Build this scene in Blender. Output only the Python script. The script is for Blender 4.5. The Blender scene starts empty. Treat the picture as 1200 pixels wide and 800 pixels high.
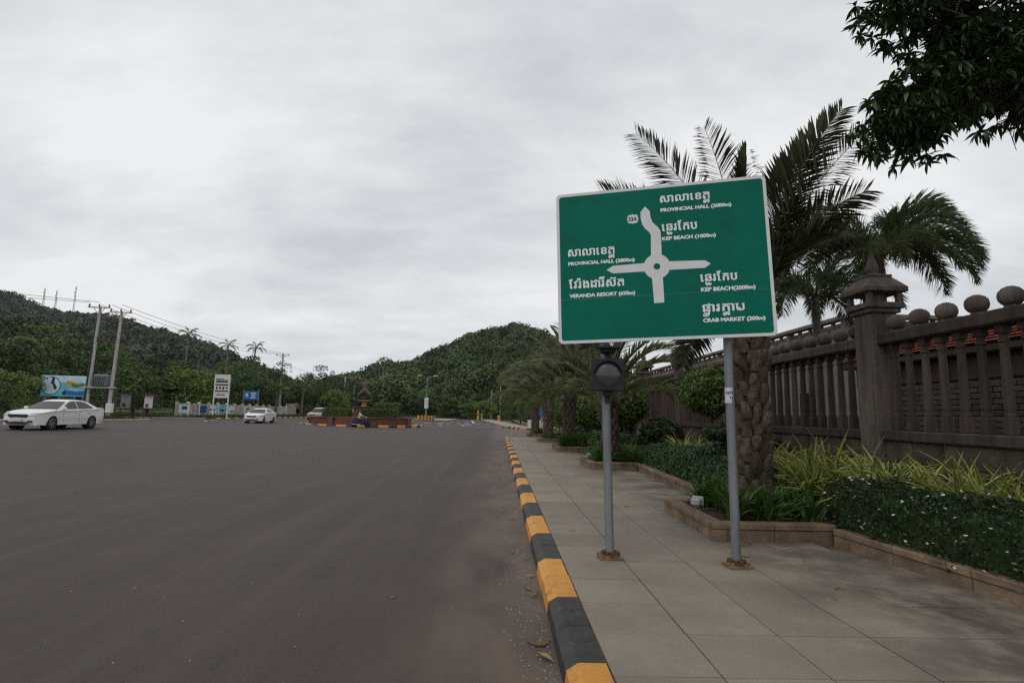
import bpy, bmesh, math, random
import numpy as np
from math import sin, cos, pi, radians, sqrt, atan2
from mathutils import Vector, Matrix
from mathutils.geometry import tessellate_polygon

random.seed(11)
rng = np.random.default_rng(11)
S = bpy.context.scene
COL = S.collection

# ------------------------------------------------------------------ camera, sky, sun, exposure
cam_d = bpy.data.cameras.new('camera')
cam = bpy.data.objects.new('camera', cam_d)
COL.objects.link(cam)
cam_d.sensor_width = 36.0
cam_d.lens = 650 / 1200 * 36
cam_d.clip_start = 0.05
cam_d.clip_end = 6000
EYE = 1.5
# eye-level camera looking along the kerb (+Y), tilted up 7.5 deg, rolled 1.3 deg
cam.matrix_world = Matrix(((0.99946, -0.02546, -0.02045, 0), (-0.02305, -0.12969, -0.99129, 0),
                           (0.02259, 0.99123, -0.13021, EYE), (0, 0, 0, 1)))
S.camera = cam

SUN_EL, SUN_ROT = radians(52), radians(222)
w = bpy.data.worlds.new('World')
S.world = w
w.use_nodes = True
nt = w.node_tree
nt.nodes.clear()
N = nt.nodes.new
out = N('ShaderNodeOutputWorld')
bg = N('ShaderNodeBackground')
bg.inputs['Strength'].default_value = 0.1
sky = N('ShaderNodeTexSky')
sky.sky_type = 'NISHITA'
sky.sun_disc = False
sky.sun_elevation = SUN_EL
sky.sun_rotation = SUN_ROT
tc = N('ShaderNodeTexCoord')
sx = N('ShaderNodeSeparateXYZ')
nt.links.new(tc.outputs['Generated'], sx.inputs[0])


def wmath(op, a, b=None):
    n = N('ShaderNodeMath')
    n.operation = op
    for i, x in enumerate((a, b)):
        if x is None:
            continue
        if isinstance(x, (int, float)):
            n.inputs[i].default_value = x
        else:
            nt.links.new(x, n.inputs[i])
    return n.outputs[0]


# the overcast: a flat cloud deck seen in perspective (direction projected on a plane overhead)
zz = wmath('ADD', wmath('MAXIMUM', sx.outputs[2], 0.0), 0.34)
cx = N('ShaderNodeCombineXYZ')
nt.links.new(wmath('DIVIDE', sx.outputs[0], zz), cx.inputs[0])
nt.links.new(wmath('DIVIDE', sx.outputs[1], zz), cx.inputs[1])
mp = N('ShaderNodeMapping')
mp.inputs['Scale'].default_value = (0.75, 1.0, 1.0)
mp.inputs['Rotation'].default_value = (0, 0, radians(-28))
mp.inputs['Location'].default_value = (3.1, 1.7, 0)
nt.links.new(cx.outputs[0], mp.inputs[0])
n1 = N('ShaderNodeTexNoise')
n1.inputs['Scale'].default_value = 1.15
n1.inputs['Detail'].default_value = 9
n1.inputs['Roughness'].default_value = 0.56
n1.inputs['Distortion'].default_value = 0.25
nt.links.new(mp.outputs[0], n1.inputs['Vector'])
cr = N('ShaderNodeValToRGB')
cr.color_ramp.elements[0].position = 0.36
cr.color_ramp.elements[0].color = (6.3, 6.55, 6.85, 1)
cr.color_ramp.elements[1].position = 0.62
cr.color_ramp.elements[1].color = (9.3, 9.35, 9.4, 1)
mp2 = N('ShaderNodeMapping')
mp2.inputs['Scale'].default_value = (1.0, 2.6, 1.0)
mp2.inputs['Rotation'].default_value = (0, 0, radians(38))
nt.links.new(cx.outputs[0], mp2.inputs[0])
n2 = N('ShaderNodeTexNoise')
n2.inputs['Scale'].default_value = 1.9
n2.inputs['Detail'].default_value = 8
n2.inputs['Roughness'].default_value = 0.6
nt.links.new(mp2.outputs[0], n2.inputs['Vector'])
streak = wmath('ADD', n1.outputs[0], wmath('MULTIPLY', wmath('SUBTRACT', n2.outputs[0], 0.5), 0.42))
nt.links.new(streak, cr.inputs[0])
mx = N('ShaderNodeMixRGB')
mx.inputs[0].default_value = 0.92
nt.links.new(sky.outputs[0], mx.inputs[1])
nt.links.new(cr.outputs[0], mx.inputs[2])
nt.links.new(mx.outputs[0], bg.inputs['Color'])
nt.links.new(bg.outputs[0], out.inputs[0])

sun_d = bpy.data.lights.new('sun', 'SUN')
sun_d.energy = 0.7
sun_d.angle = radians(35)
sun_d.color = (1.0, 0.96, 0.9)
sun = bpy.data.objects.new('sun', sun_d)
COL.objects.link(sun)
sd = Vector((sin(SUN_ROT) * cos(SUN_EL), cos(SUN_ROT) * cos(SUN_EL), sin(SUN_EL)))
sun.rotation_euler = sd.to_track_quat('Z', 'Y').to_euler()
S.view_settings.view_transform = 'Standard'
S.view_settings.look = 'None'
S.view_settings.exposure = 0.0
S.view_settings.gamma = 1.0
S.view_settings.use_curve_mapping = False
S.cycles.use_denoising = False
S.cycles.use_adaptive_sampling = False
S.cycles.pixel_filter_type = 'BLACKMAN_HARRIS'
S.cycles.filter_width = 1.35
S.cycles.max_bounces = 6
S.cycles.diffuse_bounces = 3
S.cycles.glossy_bounces = 2
S.cycles.transmission_bounces = 4
S.cycles.transparent_max_bounces = 8


# ------------------------------------------------------------------ materials
def mat(name, c1, c2=None, scale=3.0, rough=0.8, bump=0.0, bscale=60.0, spec=0.3, metal=0.0, island=0.0,
        objrand=0.0, stretch=(1, 1, 1), trans=0.0, lo=0.35, hi=0.65, dist=0.02, tint=False, detail=6):
    m = bpy.data.materials.new(name)
    m.use_nodes = True
    t = m.node_tree
    p = t.nodes['Principled BSDF']
    L = t.links.new
    g = t.nodes.new('ShaderNodeNewGeometry')
    mpg = t.nodes.new('ShaderNodeMapping')
    mpg.inputs['Scale'].default_value = stretch
    L(g.outputs['Position'], mpg.inputs[0])
    nz = t.nodes.new('ShaderNodeTexNoise')
    nz.inputs['Scale'].default_value = scale
    nz.inputs['Detail'].default_value = detail
    nz.inputs['Roughness'].default_value = 0.6
    L(mpg.outputs[0], nz.inputs['Vector'])
    rm = t.nodes.new('ShaderNodeValToRGB')
    rm.color_ramp.elements[0].position = lo
    rm.color_ramp.elements[1].position = hi
    rm.color_ramp.elements[0].color = (*c1, 1)
    rm.color_ramp.elements[1].color = (*(c2 or c1), 1)
    L(nz.outputs[0], rm.inputs[0])
    colour = rm.outputs[0]

    def scale_by(colour, src, amt):
        mr = t.nodes.new('ShaderNodeMapRange')
        mr.inputs['To Min'].default_value = 1 - amt
        mr.inputs['To Max'].default_value = 1 + amt
        L(src, mr.inputs['Value'])
        vm = t.nodes.new('ShaderNodeVectorMath')
        vm.operation = 'SCALE'
        L(colour, vm.inputs[0])
        L(mr.outputs[0], vm.inputs['Scale'])
        return vm.outputs[0]
    if island:
        colour = scale_by(colour, g.outputs['Random Per Island'], island)
    if objrand:
        oi = t.nodes.new('ShaderNodeObjectInfo')
        colour = scale_by(colour, oi.outputs['Random'], objrand)
    if tint:
        at = t.nodes.new('ShaderNodeAttribute')
        at.attribute_name = 'tint'
        colour = scale_by(colour, at.outputs['Fac'], 0.6)
    L(colour, p.inputs['Base Color'])
    p.inputs['Roughness'].default_value = rough
    p.inputs['Metallic'].default_value = metal
    p.inputs['Specular IOR Level'].default_value = spec
    if bump:
        nb = t.nodes.new('ShaderNodeTexNoise')
        nb.inputs['Scale'].default_value = bscale
        nb.inputs['Detail'].default_value = 5
        L(mpg.outputs[0], nb.inputs['Vector'])
        b = t.nodes.new('ShaderNodeBump')
        b.inputs['Strength'].default_value = bump
        b.inputs['Distance'].default_value = dist
        L(nb.outputs[0], b.inputs['Height'])
        L(b.outputs[0], p.inputs['Normal'])
    if trans:
        tr = t.nodes.new('ShaderNodeBsdfTranslucent')
        L(colour, tr.inputs[0])
        ms = t.nodes.new('ShaderNodeMixShader')
        ms.inputs[0].default_value = trans
        L(p.outputs[0], ms.inputs[1])
        L(tr.outputs[0], ms.inputs[2])
        L(ms.outputs[0], t.nodes['Material Output'].inputs[0])
    return m


def nodes_of(m):
    t = m.node_tree
    return t, t.nodes['Principled BSDF'], t.links.new


def road_material():
    """worn asphalt: grain, long wheel streaks, brown dust swept against the kerb"""
    m = mat('asphalt', (0.048, 0.0335, 0.0300), (0.063, 0.0445, 0.0400), scale=0.5, rough=0.7, bump=0.7, bscale=70, spec=0.28, lo=0.3, hi=0.7, dist=0.006)
    t, p, L = nodes_of(m)
    base = p.inputs['Base Color'].links[0].from_socket
    g = t.nodes.new('ShaderNodeNewGeometry')
    sep = t.nodes.new('ShaderNodeSeparateXYZ')
    L(g.outputs['Position'], sep.inputs[0])

    def noise(scale, stretch, lo, hi, detail=5):
        mp_ = t.nodes.new('ShaderNodeMapping')
        mp_.inputs['Scale'].default_value = stretch
        L(g.outputs['Position'], mp_.inputs[0])
        n = t.nodes.new('ShaderNodeTexNoise')
        n.inputs['Scale'].default_value = scale
        n.inputs['Detail'].default_value = detail
        L(mp_.outputs[0], n.inputs['Vector'])
        r = t.nodes.new('ShaderNodeMapRange')
        r.inputs['From Min'].default_value = lo
        r.inputs['From Max'].default_value = hi
        L(n.outputs[0], r.inputs['Value'])
        return r.outputs[0]

    def mul(a, b):
        k = t.nodes.new('ShaderNodeMath')
        k.operation = 'MULTIPLY'
        for i, x in enumerate((a, b)):
            if isinstance(x, float):
                k.inputs[i].default_value = x
            else:
                L(x, k.inputs[i])
        return k.outputs[0]

    def blend(a, col, fac):
        x = t.nodes.new('ShaderNodeMixRGB')
        L(fac, x.inputs[0])
        L(a, x.inputs[1])
        x.inputs[2].default_value = (*col, 1)
        return x.outputs[0]
    # fine aggregate
    base = blend(base, (0.125, 0.112, 0.102), mul(noise(120, (1, 1, 1), 0.55, 0.75, 2), 0.55))
    base = blend(base, (0.020, 0.017, 0.016), mul(noise(60, (1, 1, 1), 0.55, 0.72, 3), 0.55))
    base = blend(base, (0.105, 0.088, 0.080), mul(noise(28, (1, 1, 1), 0.66, 0.74, 2), 0.5))
    base = blend(base, (0.030, 0.026, 0.024), mul(noise(4.5, (1, 0.6, 1), 0.60, 0.70, 6), 0.35))
    # long streaks along the lanes
    base = blend(base, (0.095, 0.078, 0.071), mul(noise(3.0, (1, 0.03, 1), 0.5, 0.78), 0.33))
    base = blend(base, (0.034, 0.030, 0.028), mul(noise(1.7, (1, 0.04, 1), 0.56, 0.8), 0.4))
    # dust band by the kerb
    band = t.nodes.new('ShaderNodeMapRange')
    band.interpolation_type = 'SMOOTHSTEP'
    band.inputs['From Min'].default_value = -1.1
    band.inputs['From Max'].default_value = 0.25
    L(sep.outputs[0], band.inputs['Value'])
    base = blend(base, (0.145, 0.108, 0.080), mul(mul(band.outputs[0], noise(2.2, (1, 0.4, 1), 0.22, 0.62, 8)), 0.85))
    L(base, p.inputs['Base Color'])
    return m


M = {}
M['road'] = road_material()
M['ground'] = mat('earth', (0.10, 0.085, 0.055), (0.07, 0.09, 0.035), scale=0.4, rough=0.95, bump=0.6, bscale=8)
M['verge'] = mat('verge_grass', (0.045, 0.075, 0.02), (0.085, 0.095, 0.035), scale=1.2, rough=0.9, island=0.35, trans=0.2)
M['slab'] = mat('granite_slab', (0.202, 0.172, 0.137), (0.248, 0.214, 0.173), scale=1.1, rough=0.72, bump=0.25, bscale=130, objrand=0.10, dist=0.004)
M['slab_base'] = mat('joint_sand', (0.09, 0.062, 0.045), (0.15, 0.11, 0.08), scale=6, rough=0.95)
M['yellow'] = mat('kerb_yellow_paint', (0.62, 0.28, 0.045), (0.50, 0.235, 0.05), scale=5, rough=0.6, bump=0.25, bscale=50, objrand=0.08, lo=0.42, hi=0.75)
M['black'] = mat('kerb_black_paint', (0.024, 0.024, 0.026), (0.045, 0.043, 0.042), scale=5, rough=0.6, bump=0.25, bscale=50, objrand=0.1)
M['tan'] = mat('tan_sandstone', (0.235, 0.165, 0.108), (0.125, 0.088, 0.06), scale=3.6, rough=0.85, bump=0.5, bscale=35, objrand=0.16)
M['soil'] = mat('soil', (0.05, 0.036, 0.024), (0.075, 0.055, 0.035), scale=6, rough=1, bump=1, bscale=25)
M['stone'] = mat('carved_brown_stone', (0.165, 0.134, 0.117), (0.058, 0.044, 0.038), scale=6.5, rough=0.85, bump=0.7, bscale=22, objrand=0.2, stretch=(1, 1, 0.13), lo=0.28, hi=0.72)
M['stone_shaded'] = mat('shaded_brown_stone', (0.090, 0.066, 0.055), (0.032, 0.024, 0.020), scale=8, rough=0.85, bump=0.6, bscale=25, objrand=0.3, stretch=(1, 1, 0.13), lo=0.28, hi=0.72)  # darker copy of the pillar stone; canopy and building shade painted into its colour
M['block'] = mat('fence_wall_block', (0.105, 0.078, 0.061), (0.045, 0.033, 0.027), scale=2.4, rough=0.9, bump=0.6, bscale=20, objrand=0.22)
M['green'] = mat('green_sign_sheeting', (0.003, 0.150, 0.105), (0.003, 0.128, 0.088), scale=1.6, rough=0.4, spec=0.08, bump=0.05, bscale=5)
M['white'] = mat('white_sign_sheeting', (0.72, 0.72, 0.73), (0.66, 0.66, 0.67), scale=5, rough=0.5)
M['letter'] = mat('white_lettering', (0.85, 0.86, 0.86), (0.8, 0.81, 0.81), scale=9, rough=0.5)
M['ink'] = mat('black_ink', (0.015, 0.015, 0.016), rough=0.5)
M['violet_ink'] = mat('violet_ink', (0.09, 0.07, 0.25), rough=0.6)
M['galv'] = mat('galvanised_steel', (0.23, 0.245, 0.265), (0.17, 0.18, 0.195), scale=5, rough=0.5, metal=0.35, bump=0.1, bscale=40, stretch=(1, 1, 0.3))
M['rust'] = mat('rusty_steel', (0.07, 0.032, 0.018), (0.15, 0.07, 0.035), scale=18, rough=0.9, bump=0.5, bscale=60)
M['mortar'] = mat('brown_mortar', (0.24, 0.17, 0.11), (0.15, 0.10, 0.065), scale=12, rough=0.95, bump=0.9, bscale=45)
M['plastic'] = mat('black_plastic', (0.016, 0.017, 0.02), (0.022, 0.022, 0.026), scale=4, rough=0.5)
M['lens'] = mat('dark_lens', (0.035, 0.035, 0.036), (0.055, 0.055, 0.056), scale=9, rough=0.2, spec=0.6)
M['paper'] = mat('white_paper', (0.62, 0.6, 0.64), (0.5, 0.48, 0.52), scale=18, rough=0.8)
M['spot'] = mat('floodlight_grey', (0.42, 0.44, 0.43), (0.3, 0.32, 0.31), scale=14, rough=0.5)
M['glass'] = mat('car_glass', (0.012, 0.014, 0.015), rough=0.05, spec=0.5)
M['clearlamp'] = mat('headlamp_glass', (0.42, 0.43, 0.44), (0.25, 0.26, 0.27), scale=30, rough=0.15, spec=0.8)
M['carwhite'] = mat('white_car_paint', (0.72, 0.71, 0.69), rough=0.25, spec=0.5)
M['carbeige'] = mat('silver_beige_car_paint', (0.45, 0.44, 0.40), rough=0.3, spec=0.5)
M['tyre'] = mat('tyre_rubber', (0.018, 0.018, 0.018), rough=0.9)
M['rim'] = mat('alloy_rim', (0.34, 0.34, 0.35), rough=0.35, metal=0.7)
M['red'] = mat('red_lamp', (0.35, 0.02, 0.02), rough=0.3)
M['concrete'] = mat('pale_concrete', (0.46, 0.43, 0.40), (0.33, 0.31, 0.29), scale=2.5, rough=0.85, bump=0.3, bscale=20)
M['oldpaint'] = mat('weathered_white_wall', (0.44, 0.40, 0.35), (0.24, 0.20, 0.165), scale=1.2, rough=0.9, bump=0.3, bscale=15)
M['whitepaint'] = mat('white_paint', (0.66, 0.65, 0.63), (0.55, 0.54, 0.52), scale=2, rough=0.7)
M['blue'] = mat('blue_panel', (0.02, 0.14, 0.42), (0.02, 0.11, 0.34), scale=1.5, rough=0.5)
M['cyan'] = mat('cyan_print', (0.09, 0.36, 0.47), (0.16, 0.46, 0.56), scale=0.8, rough=0.5)
M['paleblue'] = mat('pale_blue_print', (0.42, 0.58, 0.66), (0.55, 0.66, 0.7), scale=1.2, rough=0.5)
M['orange'] = mat('orange_print', (0.5, 0.22, 0.05), (0.45, 0.33, 0.08), scale=3, rough=0.5)
M['redprint'] = mat('red_print', (0.26, 0.045, 0.045), rough=0.6)
M['navy'] = mat('navy_print', (0.025, 0.03, 0.075), rough=0.6)
M['darkprint'] = mat('dark_print', (0.03, 0.03, 0.035), rough=0.6)
M['greenprint'] = mat('green_print', (0.06, 0.16, 0.06), rough=0.6)
M['island_brick'] = mat('red_brown_brick', (0.17, 0.062, 0.05), (0.105, 0.045, 0.038), scale=3, rough=0.85, bump=0.3, bscale=20, objrand=0.12)
M['bronze'] = mat('dark_bronze', (0.085, 0.060, 0.045), (0.13, 0.095, 0.072), scale=3, rough=0.5, metal=0.3)
M['wood'] = mat('brown_wood', (0.08, 0.055, 0.04), (0.05, 0.036, 0.027), scale=4, rough=0.9, bump=0.4, bscale=20, stretch=(1, 1, 0.2))
M['tile'] = mat('orange_roof_tile', (0.40, 0.135, 0.075), (0.26, 0.095, 0.06), scale=5, rough=0.8, island=0.25)
M['beige'] = mat('beige_render', (0.19, 0.155, 0.13), (0.13, 0.105, 0.09), scale=1.4, rough=0.9)
M['greybrick'] = mat('grey_brick', (0.105, 0.082, 0.070), (0.07, 0.055, 0.047), scale=3, rough=0.9, objrand=0.2)
M['cable'] = mat('black_cable', (0.03, 0.03, 0.032), rough=0.7)
M['redroof'] = mat('red_sheet_roof', (0.34, 0.06, 0.045), (0.28, 0.05, 0.04), scale=2, rough=0.6)
M['roadpaint'] = mat('white_road_paint', (0.5, 0.5, 0.48), (0.34, 0.33, 0.31), scale=2.5, rough=0.7)
M['skin'] = mat('skin', (0.28, 0.16, 0.10), rough=0.6)
M['shirt'] = mat('pale_shirt', (0.55, 0.5, 0.48), rough=0.9)
M['trousers'] = mat('dark_trousers', (0.04, 0.045, 0.07), rough=0.9)
# foliage
M['palm'] = mat('palm_leaf', (0.056, 0.074, 0.036), (0.084, 0.094, 0.050), scale=1.5, rough=0.6, spec=0.12, island=0.4, trans=0.16)
M['palm_far'] = mat('olive_palm_leaf', (0.105, 0.125, 0.050), (0.140, 0.150, 0.066), scale=1.0, rough=0.5, island=0.3, trans=0.25)
M['rachis'] = mat('palm_rachis', (0.14, 0.125, 0.075), (0.19, 0.165, 0.10), scale=6, rough=0.6)
M['foxtail'] = mat('foxtail_leaf', (0.055, 0.080, 0.034), (0.085, 0.108, 0.048), scale=1.5, rough=0.55, spec=0.2, island=0.45, trans=0.22)
M['palmbark'] = mat('palm_bark', (0.150, 0.110, 0.083), (0.060, 0.044, 0.033), scale=8, rough=0.95, bump=0.8, bscale=40, objrand=0.35)
M['palmcore'] = mat('dark_palm_fibre', (0.030, 0.022, 0.016), (0.05, 0.037, 0.028), scale=14, rough=1, bump=0.8, bscale=50)
M['smoothbark'] = mat('grey_palm_trunk', (0.16, 0.15, 0.13), (0.10, 0.095, 0.085), scale=5, rough=0.9)
M['bark'] = mat('tree_bark', (0.07, 0.055, 0.042), (0.11, 0.09, 0.07), scale=5, rough=0.95, bump=0.6, bscale=20)
M['mango'] = mat('dark_mango_leaf', (0.024, 0.046, 0.014), (0.042, 0.072, 0.021), scale=2, rough=0.42, spec=0.4, island=0.4, trans=0.16, objrand=0.3)
M['hedge'] = mat('clipped_hedge_leaf', (0.017, 0.036, 0.011), (0.032, 0.060, 0.018), scale=4, rough=0.5, island=0.5, trans=0.2)
M['hedge2'] = mat('bluish_hedge_leaf', (0.042, 0.085, 0.034), (0.066, 0.118, 0.048), scale=4, rough=0.5, island=0.5, trans=0.2)
M['flower'] = mat('white_flower', (0.75, 0.75, 0.74), rough=0.7)
M['lily'] = mat('lily_leaf', (0.055, 0.120, 0.020), (0.090, 0.165, 0.030), scale=4, rough=0.4, spec=0.45, island=0.4, trans=0.25)
M['varieg'] = mat('variegated_leaf', (0.44, 0.44, 0.14), (0.30, 0.34, 0.08), scale=9, rough=0.5, island=0.4, trans=0.25)
M['varieg_edge'] = mat('variegated_leaf_stripe', (0.10, 0.16, 0.035), (0.14, 0.2, 0.045), scale=9, rough=0.5, island=0.3, trans=0.25)
M['topiary'] = mat('topiary_leaf', (0.060, 0.110, 0.022), (0.10, 0.150, 0.032), scale=3, rough=0.5, island=0.45, trans=0.25)
M['topiary_dark'] = mat('dark_topiary_leaf', (0.024, 0.048, 0.014), (0.04, 0.07, 0.02), scale=3, rough=0.5, island=0.45, trans=0.2)
M['tree_a'] = mat('mid_green_leaf', (0.050, 0.088, 0.022), (0.080, 0.120, 0.030), scale=0.5, rough=0.55, island=0.45, objrand=0.35, trans=0.2)
M['tree_b'] = mat('dark_green_leaf', (0.026, 0.052, 0.017), (0.048, 0.078, 0.022), scale=0.5, rough=0.55, island=0.45, objrand=0.35, trans=0.18)
M['tree_c'] = mat('bright_green_leaf', (0.095, 0.150, 0.026), (0.13, 0.180, 0.036), scale=0.5, rough=0.55, island=0.4, objrand=0.15, trans=0.25)
M['tree_d'] = mat('olive_leaf', (0.080, 0.105, 0.028), (0.11, 0.130, 0.036), scale=0.5, rough=0.55, island=0.4, objrand=0.15, trans=0.2)
M['forest'] = mat('forest_leaf', (0.028, 0.052, 0.016), (0.068, 0.100, 0.026), scale=0.035, rough=0.6, island=0.3, tint=True, trans=0.12, lo=0.42, hi=0.6)
M['forest_far'] = mat('far_forest_leaf', (0.022, 0.034, 0.015), (0.040, 0.054, 0.022), scale=0.02, rough=0.6, island=0.25, tint=True, trans=0.1)
M['hillsoil'] = mat('hill_undergrowth', (0.022, 0.040, 0.016), (0.034, 0.052, 0.02), scale=0.1, rough=0.95)
M['deadleaf'] = mat('dry_leaf', (0.30, 0.20, 0.09), (0.20, 0.115, 0.055), scale=20, rough=0.8, objrand=0.35, trans=0.15)
M['coir'] = mat('palm_fibre', (0.14, 0.10, 0.065), (0.08, 0.055, 0.036), scale=15, rough=0.95)


def slab_stains():
    """grime: dark rain stains near the planter and a reddish tinge in the joints' neighbourhood"""
    m = M['slab']
    t, p, L = nodes_of(m)
    base = p.inputs['Base Color'].links[0].from_socket
    g = t.nodes.new('ShaderNodeNewGeometry')

    def noise(scale, lo, hi, amt, stretch=(1, 1, 1)):
        mp_ = t.nodes.new('ShaderNodeMapping')
        mp_.inputs['Scale'].default_value = stretch
        L(g.outputs['Position'], mp_.inputs[0])
        n = t.nodes.new('ShaderNodeTexNoise')
        n.inputs['Scale'].default_value = scale
        n.inputs['Detail'].default_value = 7
        n.inputs['Roughness'].default_value = 0.65
        L(mp_.outputs[0], n.inputs['Vector'])
        r = t.nodes.new('ShaderNodeMapRange')
        r.inputs['From Min'].default_value = lo
        r.inputs['From Max'].default_value = hi
        r.inputs['To Max'].default_value = amt
        L(n.outputs[0], r.inputs['Value'])
        return r.outputs[0]

    def blend(a, col, fac):
        x = t.nodes.new('ShaderNodeMixRGB')
        L(fac, x.inputs[0])
        L(a, x.inputs[1])
        x.inputs[2].default_value = (*col, 1)
        return x.outputs[0]
    sep = t.nodes.new('ShaderNodeSeparateXYZ')
    L(g.outputs['Position'], sep.inputs[0])
    side = t.nodes.new('ShaderNodeMapRange')
    side.interpolation_type = 'SMOOTHSTEP'
    side.inputs['From Min'].default_value = 1.9
    side.inputs['From Max'].default_value = 3.6
    L(sep.outputs[0], side.inputs['Value'])
    k = t.nodes.new('ShaderNodeMath')
    k.operation = 'MULTIPLY'
    L(side.outputs[0], k.inputs[0])
    L(noise(1.5, 0.42, 0.6, 0.95, (1, 1, 1)), k.inputs[1])
    base = blend(base, (0.075, 0.060, 0.047), k.outputs[0])
    base = blend(base, (0.34, 0.31, 0.27), noise(3.0, 0.55, 0.85, 0.5))
    base = blend(base, (0.09, 0.078, 0.066), noise(70, 0.52, 0.75, 0.75))
    base = blend(base, (0.34, 0.31, 0.27), noise(110, 0.56, 0.78, 0.5))
    base = blend(base, (0.10, 0.085, 0.07), noise(2.4, 0.55, 0.8, 0.3))
    L(base, p.inputs['Base Color'])


slab_stains()


def wear(m, col, scale, lo, hi, amt):
    t, p, L = nodes_of(m)
    base = p.inputs['Base Color'].links[0].from_socket
    g = t.nodes.new('ShaderNodeNewGeometry')
    n = t.nodes.new('ShaderNodeTexNoise')
    n.inputs['Scale'].default_value = scale
    n.inputs['Detail'].default_value = 9
    n.inputs['Roughness'].default_value = 0.68
    L(g.outputs['Position'], n.inputs['Vector'])
    r = t.nodes.new('ShaderNodeMapRange')
    r.inputs['From Min'].default_value = lo
    r.inputs['From Max'].default_value = hi
    r.inputs['To Max'].default_value = amt
    L(n.outputs[0], r.inputs['Value'])
    x = t.nodes.new('ShaderNodeMixRGB')
    L(r.outputs[0], x.inputs[0])
    L(base, x.inputs[1])
    x.inputs[2].default_value = (*col, 1)
    L(x.outputs[0], p.inputs['Base Color'])


wear(M['yellow'], (0.20, 0.12, 0.06), 7, 0.54, 0.68, 0.7)
wear(M['yellow'], (0.09, 0.08, 0.07), 30, 0.62, 0.70, 0.6)
wear(M['black'], (0.15, 0.13, 0.115), 9, 0.58, 0.72, 0.55)
wear(M['tan'], (0.06, 0.05, 0.04), 4, 0.52, 0.68, 0.75)
wear(M['tan'], (0.30, 0.25, 0.19), 16, 0.60, 0.72, 0.5)
wear(M['stone'], (0.20, 0.18, 0.165), 9, 0.58, 0.74, 0.55)
wear(M['stone_shaded'], (0.16, 0.14, 0.125), 14, 0.62, 0.74, 0.5)
wear(M['block'], (0.19, 0.165, 0.14), 7, 0.60, 0.74, 0.5)
wear(M['green'], (0.012, 0.085, 0.06), 2.3, 0.52, 0.70, 0.6)
wear(M['galv'], (0.10, 0.085, 0.07), 7, 0.60, 0.72, 0.5)


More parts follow.
